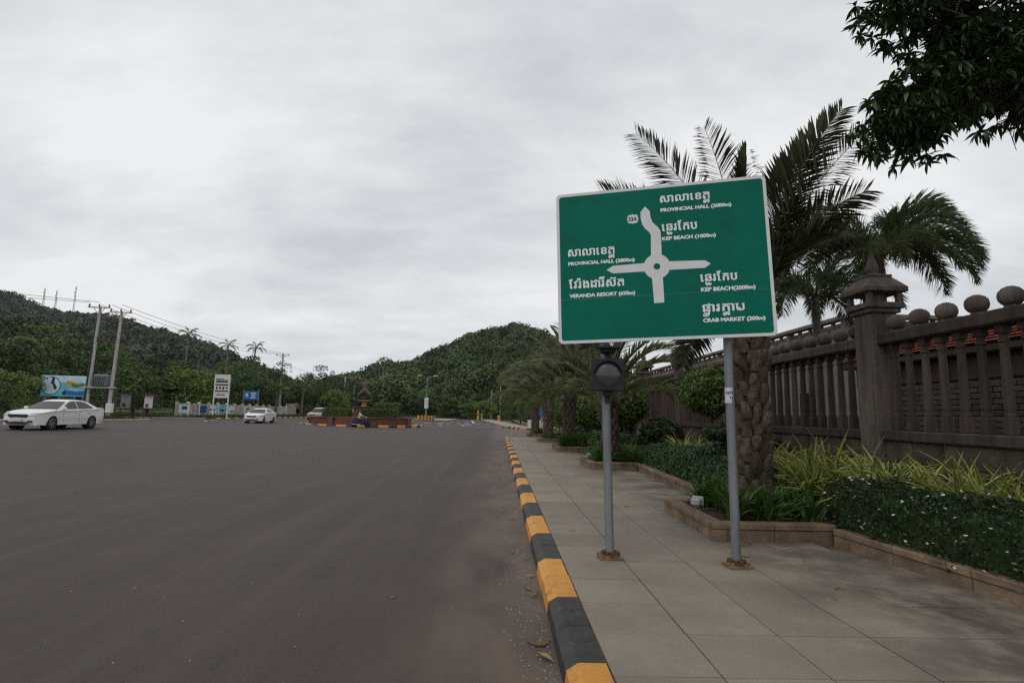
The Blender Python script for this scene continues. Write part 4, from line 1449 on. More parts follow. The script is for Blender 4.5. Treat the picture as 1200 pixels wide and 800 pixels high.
rp = np.random.default_rng(5)
VAR = []
for i in range(5):
    V, F, mi = strap_clump(70, 0.95, 0.048, 1.25, rp, True)
    VAR.append(mesh_np('variegated_plant', V, F, [M['varieg'], M['varieg_edge']], mi=mi))
LIL = []
for i in range(4):
    V, F, mi = strap_clump(30, 0.50, 0.044, 0.85, rp)
    LIL.append(mesh_np('lily_clump', V, F, [M['lily']], mi=mi))
BSH = []
for i in range(4):
    V, F, mi = strap_clump(95, 0.46, 0.026, 1.0, rp, seg=4)
    BSH.append(mesh_np('leafy_clump', V, F, [M['lily']], mi=mi))
spots = [(5.05, 10.3), (5.35, 9.7), (4.95, 9.6), (5.3, 9.0), (4.95, 8.8), (5.2, 8.3), (5.45, 7.9), (5.0, 8.05), (5.3, 7.5), (5.5, 7.0), (5.25, 6.8), (5.55, 6.35), (5.38, 6.1), (5.62, 5.7), (5.45, 5.3), (5.68, 4.9), (5.52, 4.5), (5.7, 3.9), (5.6, 3.3), (4.75, 8.4), (5.05, 7.3), (5.25, 10.9),
         (5.15, 9.35), (5.2, 8.65), (5.4, 8.2), (5.2, 7.8), (5.15, 7.05), (5.4, 6.6), (5.3, 6.4), (5.45, 5.9), (5.35, 5.5), (5.5, 5.1),
         (5.1, 14.2), (5.0, 15.0), (5.15, 15.7), (5.2, 13.5)]
for i, (x, y) in enumerate(spots):
    o = place('variegated_plant', VAR[i % 5], None, (x, y, 0.16), random.uniform(0, 6), scale=random.uniform(0.95, 1.25))
    tag(o, 'tuft of yellow and green striped strap leaves along the foot of the stone fence', 'plant', 'striped tufts along the fence')
for j, (x0, x1, y0, y1, _) in enumerate(PLANT):
    n = (26, 30, 30, 16, 16)[j]
    lab = ('dark green strap leaf lily clump around the foot of the thick palm', 'dense green leafy clump in the second planter behind the left post', 'tall bushy green clump in the third planter', 'low green clump in the fourth planter', 'low green clump in the farthest planter by the junction')[j]
    for i in range(n):
        x = random.uniform(x0 + 0.42, x1 + (0.35 if j == 0 else 0.15))
        y = random.uniform(y0 + 0.3, y1 - 0.3)
        if j == 0 and (x - 3.72) ** 2 + (y - 8.2) ** 2 < 0.09:
            x -= 0.35
        o = place('lily_clump' if j == 0 else 'leafy_clump', (LIL if j == 0 else BSH)[i % 4], None, (x, y, 0.13), random.uniform(0, 6), scale=random.uniform(0.85, 1.1) * (1.15, 1.35, 1.5, 1.1, 1.1)[j])
        tag(o, lab, 'plant', 'greenery of planter ' + ('one', 'two', 'three', 'four', 'five')[j])


def blob_foliage(c, rad, n, size, leafm, parent, r, name='foliage', core=True):
    rad = np.array(rad, float)
    d = unit(r.normal(size=(n, 3)))
    lump = 1 + 0.06 * np.sin(d[:, 0] * 7 + 1) + 0.06 * np.sin(d[:, 1] * 8 + d[:, 2] * 6) + 0.04 * np.sin(d[:, 2] * 13 + d[:, 0] * 9)
    Q = d * rad * (lump * r.uniform(0.84, 1.04, n))[:, None] + np.array(c)
    V, F = leaf_cards(Q, d / rad, size, 0.62, 0.6, r)
    parts = [(V, F)]
    if core:
        dd = unit(r.normal(size=(n // 2, 3)))
        V2, F2 = leaf_cards(dd * rad * r.uniform(0.45, 0.82, n // 2)[:, None] + np.array(c), dd, size * 1.8, 0.8, 0.5, r)
        parts.append((V2, F2))
    V, F = join_np(parts)
    return tag(place(name, mesh_np(name, V, F, leafm), parent), kind='stuff')


rt = np.random.default_rng(31)
t = thing('topiary_tree', 'round clipped ball shrub with fresh light green leaves in front of the fence', 'topiary', (4.75, 12.4, 0.1), 0, 'clipped topiary shrubs')
MB().tube([(0, 0, 0), (0.05, 0.02, 0.8), (-0.03, 0, 1.5), (0, 0, 1.9)], [0.06, 0.05, 0.04, 0.03], n=8).build('trunk', M['bark'], t, smooth=True)
blob_foliage((-0.02, 0, 2.0), (0.62, 0.62, 0.55), 4200, 0.085, M['topiary'], t, rt)
t = thing('topiary_tree', 'dark cloud pruned shrub with flat tiers of leaves below the round ball shrub', 'topiary', (4.95, 11.3, 0.1), 0, 'clipped topiary shrubs')
MB().tube([(0, 0, 0), (0.06, 0, 0.5), (-0.03, 0, 1.1)], [0.06, 0.05, 0.03], n=8).build('trunk', M['bark'], t, smooth=True)
for c, rad in (((-0.25, 0.1, 1.12), (0.5, 0.45, 0.2)), ((0.22, -0.1, 0.92), (0.48, 0.42, 0.17)), ((-0.4, 0, 0.72), (0.5, 0.45, 0.17)), ((0.1, -0.1, 0.55), (0.55, 0.4, 0.17))):
    blob_foliage(c, rad, 1500, 0.07, M['topiary_dark'], t, rt, 'foliage_tier')
for lab, loc, h, rad in (('round green shrub behind the left sign post, under the black lamp', (4.6, 20.5, 0.1), 1.85, (0.85, 0.8, 0.8)),
                         ('low dark round shrub deep in the bed beside the third planter', (4.9, 24.5, 0.1), 1.3, (0.9, 0.9, 0.7)),
                         ('leafy rounded shrub behind the fourth planter by the end of the bed', (4.7, 29.5, 0.1), 1.6, (1.0, 1.0, 0.9)),
                         ('bright round shrub at the far end of the bed near the white booth', (4.6, 36.5, 0.1), 1.5, (1.1, 1.1, 0.9)),
                         ('small dark shrub low beside the second planter and the fence', (5.1, 17.6, 0.1), 0.85, (0.6, 0.6, 0.5))):
    t = thing('topiary_tree', lab, 'topiary', loc, 0, 'clipped topiary shrubs')
    MB().tube([(0, 0, 0), (0.03, 0, h * 0.5), (0, 0, h)], [0.06, 0.05, 0.03], n=6).build('trunk', M['bark'], t)
    blob_foliage((0, 0, h), rad, 2600, 0.12, M['topiary_dark'] if 'dark' in lab else M['topiary'], t, rt)

# garden floodlights in the planter corners
for loc, rz, lab in (((2.92, 8.30, 0.15), 2.4, 'small grey garden floodlight at the corner of the nearest planter'), ((2.75, 17.3, 0.15), 2.2, 'small pale garden floodlight in the second planter')):
    t = thing('garden_floodlight', lab, 'floodlight', loc, rz, 'garden floodlights')
    MB().tube([(0, 0, -0.1), (0, 0, 0.1)], 0.018).build('stake', M['galv'], t)
    MB().box((0, 0, 0.14), (0.14, 0.10, 0.10), b=0.02).box((0, -0.065, 0.15), (0.17, 0.03, 0.14), b=0.01).build('housing', M['spot'], t)
    MB().box((0, -0.083, 0.15), (0.13, 0.006, 0.10)).build('lens', M['clearlamp'], t)

# ------------------------------------------------------------------ overhanging tree at the upper right
rl = np.random.default_rng(77)
leaf_me = []
for k in range(4):
    L_, W_ = 0.185, 0.052
    bend = (-0.03, -0.05, -0.02, -0.065)[k]
    b = MB()
    xs = np.linspace(0, 1, 6)
    ws = [0.10, 0.75, 1.0, 0.9, 0.55, 0.03]
    vs, fs = [], []
    for q, (x_, w_) in enumerate(zip(xs, ws)):
        zc = bend * x_ ** 2 * 1.6
        vs += [(L_ * x_, W_ * w_ / 2, zc + 0.012 * w_), (L_ * x_, 0, zc), (L_ * x_, -W_ * w_ / 2, zc + 0.012 * w_)]
        if q:
            o = (q - 1) * 3
            fs += [[o, o + 1, o + 4, o + 3], [o + 1, o + 2, o + 5, o + 4]]
    b.add(vs, fs)
    leaf_me.append(b.mesh('leaf', M['mango'], smooth='all', recalc=False))
leaf_np = [(np.array([tuple(v.co) for v in me.vertices]), np.array([tuple(p.vertices) for p in me.polygons])) for me in leaf_me]

TB = Vector((9.3, 4.4, 0.0))
over = thing('overhanging_tree', 'dark leafy tree reaching over the pavement into the upper right corner', 'tree', TB)
trunk = MB()
trunk.tube([(0, 0, -0.2), (-0.1, 0.1, 1.5), (0.05, 0.2, 3.2), (-0.1, 0.3, 4.6)], [0.34, 0.27, 0.23, 0.2], n=12)
trunk.build('trunk', M['bark'], over, smooth=True)
# leaf cluster centres (world), seen from the pavement against the sky
CL = [(4.92, 6.5, 6.85), (5.12, 6.3, 6.85), (5.35, 6.6, 6.8), (4.95, 6.55, 5.62), (4.86, 6.5, 5.36), (5.05, 6.45, 5.22), (5.06, 6.4, 5.08), (5.25, 6.7, 5.75), (5.5, 6.6, 6.0),
      (5.7, 6.55, 5.62), (5.65, 6.3, 6.4), (6.05, 6.7, 5.75), (6.0, 6.4, 6.25), (6.35, 6.6, 5.7), (6.6, 6.5, 6.1), (6.25, 6.5, 6.7), (6.7, 6.6, 6.8), (5.75, 6.5, 7.05),
      (6.9, 6.3, 5.6), (7.2, 6.4, 6.3), (7.0, 6.0, 7.1), (5.15, 6.4, 7.15), (5.4, 6.2, 5.45), (6.1, 6.1, 5.5), (6.5, 6.2, 5.5), (6.85, 6.7, 5.75), (5.95, 6.8, 6.55), (6.45, 6.9, 6.4), (6.1, 6.3, 7.2), (6.6, 6.2, 7.3), (5.35, 6.5, 5.2), (5.2, 6.5, 5.5), (4.95, 6.4, 5.2), (5.6, 6.5, 5.9), (5.9, 6.3, 5.95), (6.3, 6.4, 6.0), (6.7, 6.4, 5.8), (5.75, 6.5, 6.7), (6.2, 6.6, 7.0)]
limbs = MB()
hub = Vector((9.2, 4.7, 4.6)) - TB
mids = [Vector((7.6, 5.9, 6.1)) - TB, Vector((7.3, 6.0, 7.2)) - TB, Vector((7.0, 6.2, 5.85)) - TB]
for m_ in mids:
    limbs.tube([hub, hub.lerp(m_, 0.5) + Vector((0, 0, 0.25)), m_], [0.13, 0.09, 0.06], n=8)
for c in CL:
    c = Vector(c) - TB
    m_ = min(mids, key=lambda q: (q - c).length)
    limbs.tube([m_, m_.lerp(c, 0.5) + Vector((0, 0, 0.12)), c], [0.045, 0.025, 0.010], n=5)
single, Vs = [], []
for c in CL:
    for q in range(24):
        wc = np.array(c) + rl.normal(size=3) * np.array([0.17, 0.26, 0.15])
        for k in range(10):
            az = 2 * pi * k / 10 + rl.uniform(-.35, .35)
            el = rl.uniform(-0.95, 0.55)
            single.append((wc, az, el, rl.uniform(-0.6, 0.6), rl.uniform(0.62, 1.12), int(rl.integers(0, 4))))
rl.shuffle(single)
rest = []
for i, (p, az, el, roll_, sc, k) in enumerate(single):
    mt_ = Matrix.Rotation(az, 3, 'Z') @ Matrix.Rotation(-el, 3, 'Y') @ Matrix.Rotation(roll_, 3, 'X')
    if i < 290:
        o = place('leaf', leaf_me[k], over, Vector(p) - TB, scale=sc)
        o.rotation_euler = mt_.to_euler()
    else:
        A = np.array(mt_)
        V, F = leaf_np[k]
        rest.append((V @ A.T * sc + np.array(p) - np.array(TB), F))
V, F = join_np(rest)
tag(place('foliage', mesh_np('foliage', V, F, M['mango']), over), kind='stuff')
# rest of the crown, out of frame, with clusters added to shade the pavement
ncr = 9000
cc = np.array([[8.2, 5.0, 6.4], [9.6, 4.0, 7.4], [8.4, 3.0, 6.6], [10.3, 6.0, 7.0], [9.3, 5.2, 8.4], [7.4, 3.6, 7.0], [7.0, 2.2, 6.6], [8.0, 6.3, 7.6], [6.2, 1.2, 7.0], [5.2, 0.6, 7.6], [7.4, 0.2, 7.2], [8.8, 1.2, 7.6], [6.4, 2.6, 7.8], [4.6, 1.4, 8.2]])
q = cc[rl.integers(0, len(cc), ncr)] + unit(rl.normal(size=(ncr, 3))) * rl.uniform(0.4, 1.25, (ncr, 1))
V, F = leaf_cards(q - np.array(TB), unit(rl.normal(size=(ncr, 3))) + np.array([0, 0, .8]), 0.26, 0.35, 0.6, rl)
tag(place('upper_shade_crown', mesh_np('upper_shade_crown', V, F, M['mango']), over), kind='stuff')
for c in cc:
    limbs.tube([hub, hub.lerp(Vector(c) - TB, 0.6) + Vector((0, 0, -.1)), Vector(c) - TB], [0.12, 0.07, 0.03], n=6)
limbs.build('branches', M['bark'], over, smooth=True)
hr = MB()
for x, y, z, l in ((6.42, 6.5, 5.5, 0.42), (6.45, 6.5, 5.45, 0.5), (6.6, 6.5, 5.45, 0.45), (6.63, 6.52, 5.4, 0.55), (6.68, 6.5, 5.4, 0.35)):
    p = Vector((x, y, z)) - TB
    hr.tube([p, p + Vector((0.02, 0, -l * .4)), p + Vector((-0.02, 0, -l * .7)), p + Vector((0.015, 0, -l))], [0.005, 0.004, 0.006, 0.003], n=4)
hr.build('hanging_twigs', M['bark'], over)

# ------------------------------------------------------------------ buildings behind the fence
bl = thing('long_building', 'long beige building with a balustraded parapet behind the fence', 'building', (13.0, 20.0, -0.35))
b = MB()
b.box((6, 16, 2.3), (12, 32, 4.6))
b.box((6.2, 16.2, 5.1), (12, 32, 1.1))
b.build('wall', M['beige'], bl)
b = MB()
b.box((6, 16, 4.68), (12.7, 32.7, 0.16), b=0.03)
b.box((6, -0.16, 5.72), (12.5, 0.35, 0.16), b=0.03)
b.box((-0.16, 16, 5.72), (0.35, 32.5, 0.16), b=0.03)
b.build('cornice', M['beige'], bl)
bm_ = MB().box((0, 0, 5.2), (0.26, 0.26, 0.9), b=0.02).mesh('parapet_post', M['beige'])
bs_ = MB().lathe([(0.09, 4.76), (0.06, 4.9), (0.10, 5.15), (0.06, 5.45), (0.09, 5.64)], n=8).mesh('parapet_baluster', M['beige'], smooth=True)
for i in range(40):
    place('parapet_post' if i % 5 == 0 else 'parapet_baluster', bm_ if i % 5 == 0 else bs_, bl, (-0.1, 0.2 + i * 0.8, 0))
for i in range(14):
    place('parapet_post' if i % 5 == 0 else 'parapet_baluster', bm_ if i % 5 == 0 else bs_, bl, (0.7 + i * 0.75, -0.12, 0))
for i in range(6):
    o = MB().box((-0.02, 3 + i * 5, 2.2), (0.1, 1.4, 1.6)).build('window', M['glass'], bl)

gh = thing('garden_pavilion', 'low brick outbuilding with an orange tiled roof seen through the fence balusters', 'building', (8.3, 10.0, 0))
b = MB()
b.box((1.2, 0.0, 1.36), (2.2, 5.6, 2.72))
b.build('wall', M['mortar'], gh)
br = MB().box((0, 0, 0), (0.06, 0.285, 0.085), b=0.008).mesh('brick', M['greybrick'])
kk = 0
for r_ in range(22):
    for c in range(18):
        y = -2.7 + 0.3 * c + (0.15 if r_ % 2 else 0)
        if y < -2.75 or y > 2.7 or r_ < 8:
            continue
        if kk < 250:
            place('brick', br, gh, (0.09 + random.uniform(-.004, .004), y, 0.1 + r_ * 0.1))
            kk += 1
b = MB()
b.box((0.09, 0, 2.5), (0.10, 5.6, 0.42), b=0.02)
b.box((-0.02, 0, 2.78), (0.34, 6.2, 0.12), b=0.02)
b.build('eave_beam', M['wood'], gh)
b = MB()
for r_ in range(9):
    for c in range(33):
        u = 0.16 * r_
        b.box((-0.12 + u, -3.1 + c * 0.19 + (0.095 if r_ % 2 else 0), 2.90 + 0.48 * u), (0.22, 0.176, 0.025), b=0.006)
tag(b.build('roof_tiles', M['tile'], gh), kind='stuff')
MB().prism([(-0.1, 2.84), (1.45, 3.56), (2.9, 2.84)], -3.15, 3.15, to=lambda u, v, w_: (u, w_, v)).build('roof', M['wood'], gh)
gd = thing('red_post_gateway', 'shadowy gateway with dark red posts and tiled roof behind the right end of the fence', 'building', (8.2, 6.2, 0))
b = MB()
for y in (-1.0, -0.35, 0.3):
    b.box((0.1, y, 1.4), (0.16, 0.16, 2.8))
b.build('posts', M['redroof'], gd)
MB().box((1.7, -0.4, 1.4), (0.1, 2.6, 2.8)).box((0.9, 0.9, 1.4), (1.6, 0.1, 2.8)).build('wall', M['wood'], gd)
b = MB()
for r_ in range(8):
    for c in range(16):
        u = 0.16 * r_
        b.box((-0.15 + u, -1.75 + c * 0.19 + (0.095 if r_ % 2 else 0), 2.90 + 0.5 * u), (0.22, 0.176, 0.025), b=0.006)
tag(b.build('roof_tiles', M['tile'], gd), kind='stuff')
MB().prism([(-0.12, 2.84), (1.3, 3.55), (2.6, 2.84)], -1.9, 1.35, to=lambda u, v, w_: (u, w_, v)).build('roof', M['wood'], gd)

# ------------------------------------------------------------------ vehicles
def arch(cx_, cz_, r, n=9):
    return [(cx_ + r * cos(pi - pi * i / n), cz_ + r * sin(pi - pi * i / n)) for i in range(n + 1)]


def car(name, label, cat, loc, rz, paint, kind='sedan'):
    """front towards -Y; s runs from the nose (0) to the tail (L)"""
    t = thing(name, label, cat, loc, rz)
    if kind == 'sedan':
        L, W, wf, wr, wrad, ar = 4.78, 0.905, 0.96, 3.73, 0.325, 0.358
        hood = [(0.0, 0.52), (0.03, 0.66), (0.10, 0.73), (0.45, 0.83), (0.9, 0.915), (1.35, 0.965), (2.5, 0.985), (3.6, 1.02), (4.1, 1.055), (4.55, 1.06), (4.72, 1.02), (4.78, 0.85), (4.77, 0.55), (4.70, 0.36), (4.62, 0.27)]
        nose = [(0.14, 0.22), (0.04, 0.30)]
        cab = [(1.30, 0.95), (2.02, 1.33), (2.28, 1.42), (2.62, 1.462), (3.05, 1.465), (3.42, 1.42), (3.75, 1.33), (4.32, 1.05)]
        wb, wt, zb, zt = 0.815, 0.585, 0.98, 1.465
        ws = [(1.36, 0.99), (2.06, 1.345)]
        rs = [(4.22, 1.10), (3.72, 1.345)]
        win = [[(1.62, 1.02), (2.16, 1.335), (2.42, 1.395), (2.66, 1.41), (2.70, 1.03)], [(2.77, 1.03), (2.74, 1.41), (3.10, 1.405), (3.40, 1.345), (3.86, 1.10), (3.80, 1.06)]]
    else:
        L, W, wf, wr, wrad, ar = 4.75, 0.92, 0.92, 3.60, 0.37, 0.44
        hood = [(0.0, 0.60), (0.02, 0.86), (0.10, 0.95), (0.7, 1.03), (1.25, 1.06), (2.5, 1.07), (4.55, 1.08), (4.72, 1.05), (4.75, 0.85), (4.74, 0.55), (4.66, 0.42)]
        nose = [(0.10, 0.38), (0.02, 0.46)]
        cab = [(1.22, 1.03), (1.78, 1.60), (2.05, 1.70), (2.6, 1.74), (3.8, 1.74), (4.35, 1.70), (4.68, 1.08)]
        wb, wt, zb, zt = 0.84, 0.66, 1.05, 1.74
        ws = [(1.28, 1.09), (1.79, 1.58)]
        rs = [(4.64, 1.14), (4.40, 1.60)]
        win = [[(1.52, 1.10), (1.90, 1.59), (2.50, 1.62), (2.52, 1.10)], [(2.60, 1.10), (2.58, 1.62), (3.36, 1.62), (3.38, 1.10)], [(3.46, 1.10), (3.44, 1.62), (4.18, 1.60), (4.40, 1.14)]]
    h2 = L / 2
    zl = nose[0][1]
    ac = lambda c_: [(c_ + ar, zl)] + arch(c_, wrad, ar)[::-1] + [(c_ - ar, zl)]
    out_ = list(hood) + ac(wr) + ac(wf) + nose
    out_ = [(s_, max(z_, zl) if i >= len(hood) else z_) for i, (s_, z_) in enumerate(out_)]
    cs, cz = L / 2, 0.62

    def hw(s_):
        k = 1.0
        if s_ < 0.75:
            k -= 0.22 * ((0.75 - s_) / 0.75) ** 2.2
        if s_ > L - 0.7:
            k -= 0.13 * ((s_ - L + 0.7) / 0.7) ** 2.2
        return W * k
    rows = [(-1.0, .075), (-0.985, .03), (-0.94, 0.0), (-0.6, 0), (0, 0), (0.6, 0), (0.94, 0), (0.985, .03), (1.0, .075)]
    vs, fs = [], []
    n = len(out_)
    for fr_, ins in rows:
        for s_, z_ in out_:
            d = Vector((s_ - cs, (z_ - cz) * 2.2))
            q = d.normalized() * ins if d.length else Vector((0, 0))
            up = 0.025 * (1 - fr_ * fr_) if z_ > 0.7 else 0
            sk = -0.10 * (fr_ ** 2) if s_ < 0.12 else 0
            vs.append((fr_ * hw(s_) * (1 - 0.03 * max(0, (0.55 - z_) / 0.3)), s_ - q.x * 0.5 - h2 - sk, z_ - q.y * 0.4 + up))
    for r_ in range(len(rows) - 1):
        for i in range(n):
            fs.append([r_ * n + i, r_ * n + (i + 1) % n, (r_ + 1) * n + (i + 1) % n, (r_ + 1) * n + i])
    fs.append(list(range(n)))
    fs.append([(len(rows) - 1) * n + i for i in range(n)])
    b = MB().add(vs, fs)
    chw = lambda z_: wb + (wt - wb) * max(0, min(1, (z_ - zb) / (zt - zb)))
    vs, fs = [], []
    n = len(cab)
    crow = [(-1, .03), (-0.96, 0), (-0.5, 0), (0, 0), (0.5, 0), (0.96, 0), (1, .03)]
    for fr_, ins in crow:
        for i, (s_, z_) in enumerate(cab):
            vs.append((fr_ * chw(z_), s_ - h2 + (0.05 * fr_ * fr_ if i < 3 else -0.05 * fr_ * fr_ if i > n - 4 else 0), z_ - ins + 0.018 * (1 - fr_ * fr_)))
    for r_ in range(len(crow) - 1):
        for i in range(n - 1):
            fs.append([r_ * n + i, r_ * n + i + 1, (r_ + 1) * n + i + 1, (r_ + 1) * n + i])
    fs.append(list(range(n)))
    fs.append([(len(crow) - 1) * n + i for i in range(n)])
    b.add(vs, fs)
    body = b.build('body', paint, t, smooth=True)
    # glass
    for nm, (lo_, hi_), sg in (('windscreen', ws, -1), ('rear_window', rs, 1)):
        wl, wh = chw(lo_[1]) * 0.93, chw(hi_[1]) * 0.90
        g_ = MB()
        vs = []
        for s_, z_, w_ in ((lo_[0], lo_[1], wl), (hi_[0], hi_[1], wh)):
            for fr_ in (-1, -0.5, 0, 0.5, 1):
                vs.append((fr_ * w_, s_ - h2 + sg * 0.030 - sg * 0.05 * fr_ * fr_, z_ + 0.032 - 0.012 * fr_ * fr_))
        g_.add(vs, [[i, i + 1, i + 6, i + 5] for i in range(4)])
        g_.build(nm, M['glass'], t, smooth='all', recalc=False)
    for sd_ in (-1, 1):
        for poly in win:
            g_ = MB()
            tri = tessellate_polygon([[Vector((u, v, 0)) for u, v in poly]])
            g_.add([(sd_ * (chw(v) + 0.008), u - h2, v - 0.012) for u, v in poly], [list(q) for q in tri])
            g_.build('side_window', M['glass'], t, recalc=False)
        # mirrors, handles, seams
        MB().box((sd_ * (wb + 0.10), (1.62 if kind == 'sedan' else 1.5) - h2, zb + 0.06), (0.20, 0.10, 0.13), b=0.03).build('mirror', paint, t, smooth=True)
        for s_ in ((2.55, 3.45) if kind == 'sedan' else (2.4, 3.3)):
            MB().box((sd_ * (W + 0.004), s_ - h2, zb - 0.14), (0.03, 0.17, 0.03), b=0.008).build('door_handle', paint, t)
        for s_ in ((1.62, 2.72) if kind == 'sedan' else (1.45, 2.55)):
            MB().box((sd_ * (W - 0.002), s_ - h2, zb - 0.33), (0.008, 0.006, 0.58)).build('door_seam', M['darkprint'], t)
        hl = [(0.30, 0.70), (0.80, 0.80), (0.88, 0.78), (0.55, 0.64), (0.28, 0.60)] if kind == 'sedan' else [(0.02, 0.74), (0.30, 0.93), (0.36, 0.80), (0.20, 0.70)]
        g_ = MB()
        tri = tessellate_polygon([[Vector((u, v, 0)) for u, v in hl]])
        xs = [(0.915, 0.86, 0.90, 0.985, 0.96)[i % 5] for i in range(len(hl))]
        if kind == 'sedan':
            P = [(0.41, 0.052, 0.63), (0.435, 0.20, 0.757), (0.64, 0.30, 0.785), (0.80, 0.46, 0.815), (0.775, 0.26, 0.73), (0.71, 0.10, 0.64)]
            P = [(sd_ * x, s_ - h2 - 0.012, z_ + 0.022) for x, s_, z_ in P]
        else:
            P = [(sd_ * x, s_ - h2, z_) for x, s_, z_ in ((0.52, -0.012, 0.74), (0.52, 0.0, 0.90), (0.80, 0.03, 0.90), (0.80, 0.02, 0.74))]
        c_ = [sum(p[i] for p in P) / len(P) for i in range(3)]
        g_.add(P + [(c_[0] * 1.01, c_[1] - 0.03, c_[2] + 0.02)], [[i, (i + 1) % len(P), len(P)] for i in range(len(P))])
        g_.build('headlight', M['clearlamp'], t)
        MB().box((sd_ * 0.57, L - h2 - 0.02, 0.88), (0.36, 0.08, 0.16), b=0.02).build('tail_light', M['red'], t)
        MB().box((sd_ * 0.53, (0.065 if kind == 'sedan' else 0.05) - h2, 0.40 if kind == 'sedan' else 0.55), (0.20, 0.06, 0.08), b=0.015).build('fog_light', M['darkprint'], t)
    MB().box((0, 0.0 - h2 - 0.004 + (0.02 if kind == 'sedan' else 0), 0.66 if kind == 'sedan' else 0.80), (0.80, 0.05, 0.15), b=0.02, top=(1.15, 1)).build('grille', M['darkprint'], t)
    MB().box((0, -0.006 - h2 + (0.02 if kind == 'sedan' else 0), 0.33 if kind == 'sedan' else 0.52), (0.95, 0.06, 0.10), b=0.02).build('air_intake', M['darkprint'], t)
    MB().box((0, -0.03 - h2, 0.47 if kind == 'sedan' else 0.64), (0.46, 0.02, 0.13)).build('number_plate', M['paper'], t)
    MB().box((0, 0, zl + 0.06), (W * 1.7, L - 0.7, 0.12)).build('underbody', M['tyre'], t)
    for s_ in (wf, wr):
        for sd_ in (-1, 1):
            MB().lathe([(ar - 0.01, 0), (ar - 0.01, sd_ * 0.3)], (sd_ * (W - 0.33), s_ - h2, wrad), n=16, axis='x').build('wheel_well', M['tyre'], t)
            wl = MB().lathe([(wrad * .62, -0.10), (wrad * .93, -0.10), (wrad, -0.06), (wrad, 0.06), (wrad * .93, 0.10), (wrad * .62, 0.10)], (0, 0, 0), n=24, axis='x').build('wheel', M['tyre'], t, smooth=True, loc=(sd_ * (W - 0.115), s_ - h2, wrad))
            rm = MB().lathe([(wrad * .66, 0.06), (wrad * .66, 0.098), (wrad * .60, 0.102), (wrad * .58, 0.06)], n=24, axis='x')
            rm.lathe([(0.07, 0.05), (0.07, 0.095), (0.03, 0.10)], n=10, axis='x')
            for k in range(7):
                a = 2 * pi * k / 7
                p0, p1 = Vector((0.08, 0.05 * cos(a), 0.05 * sin(a))), Vector((0.09, wrad * .60 * cos(a), wrad * .60 * sin(a)))
                rm.tube([p0, p1], [0.028, 0.022], n=4)
            rm.lathe([(wrad * .6, 0.03), (wrad * .6, 0.035), (0.02, 0.035)], n=16, axis='x', m=1)
            if sd_ < 0:
                rm.v = [(-x, y, z) for x, y, z in rm.v]
            rm.build('rim', [M['rim'], M['darkprint']], wl, smooth=True)
    if kind != 'sedan':
        for sd_ in (-1, 1):
            MB().tube([(sd_ * 0.6, 2.2 - h2, 1.79), (sd_ * 0.6, 4.2 - h2, 1.79)], 0.02, n=6).build('roof_rail', M['darkprint'], t)
    return t


car('white_car', 'large white sedan with tinted windows in front of the blue billboard', 'car', (-22.5, 29.0, zr(-22.5, 29) + 0.0), 0.03, M['carwhite'])
car('white_car', 'smaller white sedan driving in front of the low painted wall', 'car', (-24.2, 57.4, zr(-24.2, 57)), 0.06, M['carwhite'])
car('beige_car', 'beige off-road car with roof rails passing left of the roundabout', 'car', (-24.9, 78.5, zr(-24.9, 78)), -0.12, M['carbeige'], 'suv')


# ------------------------------------------------------------------ figures
def skin_mesh(name, joints, bones, mats, level=2, rings=None):
    """one continuous body: joints {key: (x, y, z, rx, ry)}, bones [(key, key)], root first"""
    keys = list(joints)
    me = bpy.data.meshes.new(name)
    me.from_pydata([joints[k][:3] for k in keys], [(keys.index(a), keys.index(b_)) for a, b_ in bones], [])
    o = bpy.data.objects.new(name, me)
    COL.objects.link(o)
    sk = o.modifiers.new('s', 'SKIN')
    sk.use_smooth_shade = True
    for i, k in enumerate(keys):
        r_ = joints[k][3:]
        me.skin_vertices[0].data[i].radius = (r_[0], r_[-1])
    me.skin_vertices[0].data[0].use_root = True
    sb = o.modifiers.new('d', 'SUBSURF')
    sb.levels = sb.render_levels = level
    dg = bpy.context.evaluated_depsgraph_get()
    res = bpy.data.meshes.new_from_object(o.evaluated_get(dg))
    bpy.data.objects.remove(o)
    bpy.data.meshes.remove(me)
    res.name = name
    res.materials.clear()
    for q in mats:
        res.materials.append(q)
    return res


# ------------------------------------------------------------------ the roundabout
RC = Vector((-15.1, 62.6, 0))
isl = thing('roundabout_island', 'round traffic island with a red brown brick wall, lawn and yellow and black kerb', 'roundabout', (RC.x, RC.y, -0.14))
kb = {c: kerb_mesh(1.02, M[c]) for c in ('yellow', 'black')}
nk = 40
for i in range(nk):
    a = 2 * pi * (i + 0.5) / nk
    place('kerb_stone', kb['yellow' if i % 2 else 'black'], isl, (6.5 * cos(a), 6.5 * sin(a), 0.25), a + pi)
MB().lathe([(6.4, -0.1), (6.4, 0.2)], n=48).build('apron', M['kerbpale'], isl)
wl = MB()
bkm = MB().box((0, 0, 0), (0.20, 0.40, 0.115), b=0.012).mesh('brick', M['island_brick'])
nb_ = 78
kk = 0
joined = MB()
for r_ in range(6):
    for i in range(nb_):
        a = 2 * pi * (i + (0.5 if r_ % 2 else 0)) / nb_
        if sin(a) < -0.1 and kk < 230:
            place('brick', bkm, isl, (5.25 * cos(a), 5.25 * sin(a), 0.19 + r_ * 0.127), a)
            kk += 1
        else:
            joined.box((5.25 * cos(a), 5.25 * sin(a), 0.19 + r_ * 0.127), (0.20, 0.40, 0.115), rz=a)
tag(joined.build('bricks', M['island_brick'], isl), kind='stuff')
MB().lathe([(5.2, 0.1), (5.2, 0.86)], n=60).build('wall_core', M['mortar'], isl)
cop = MB()
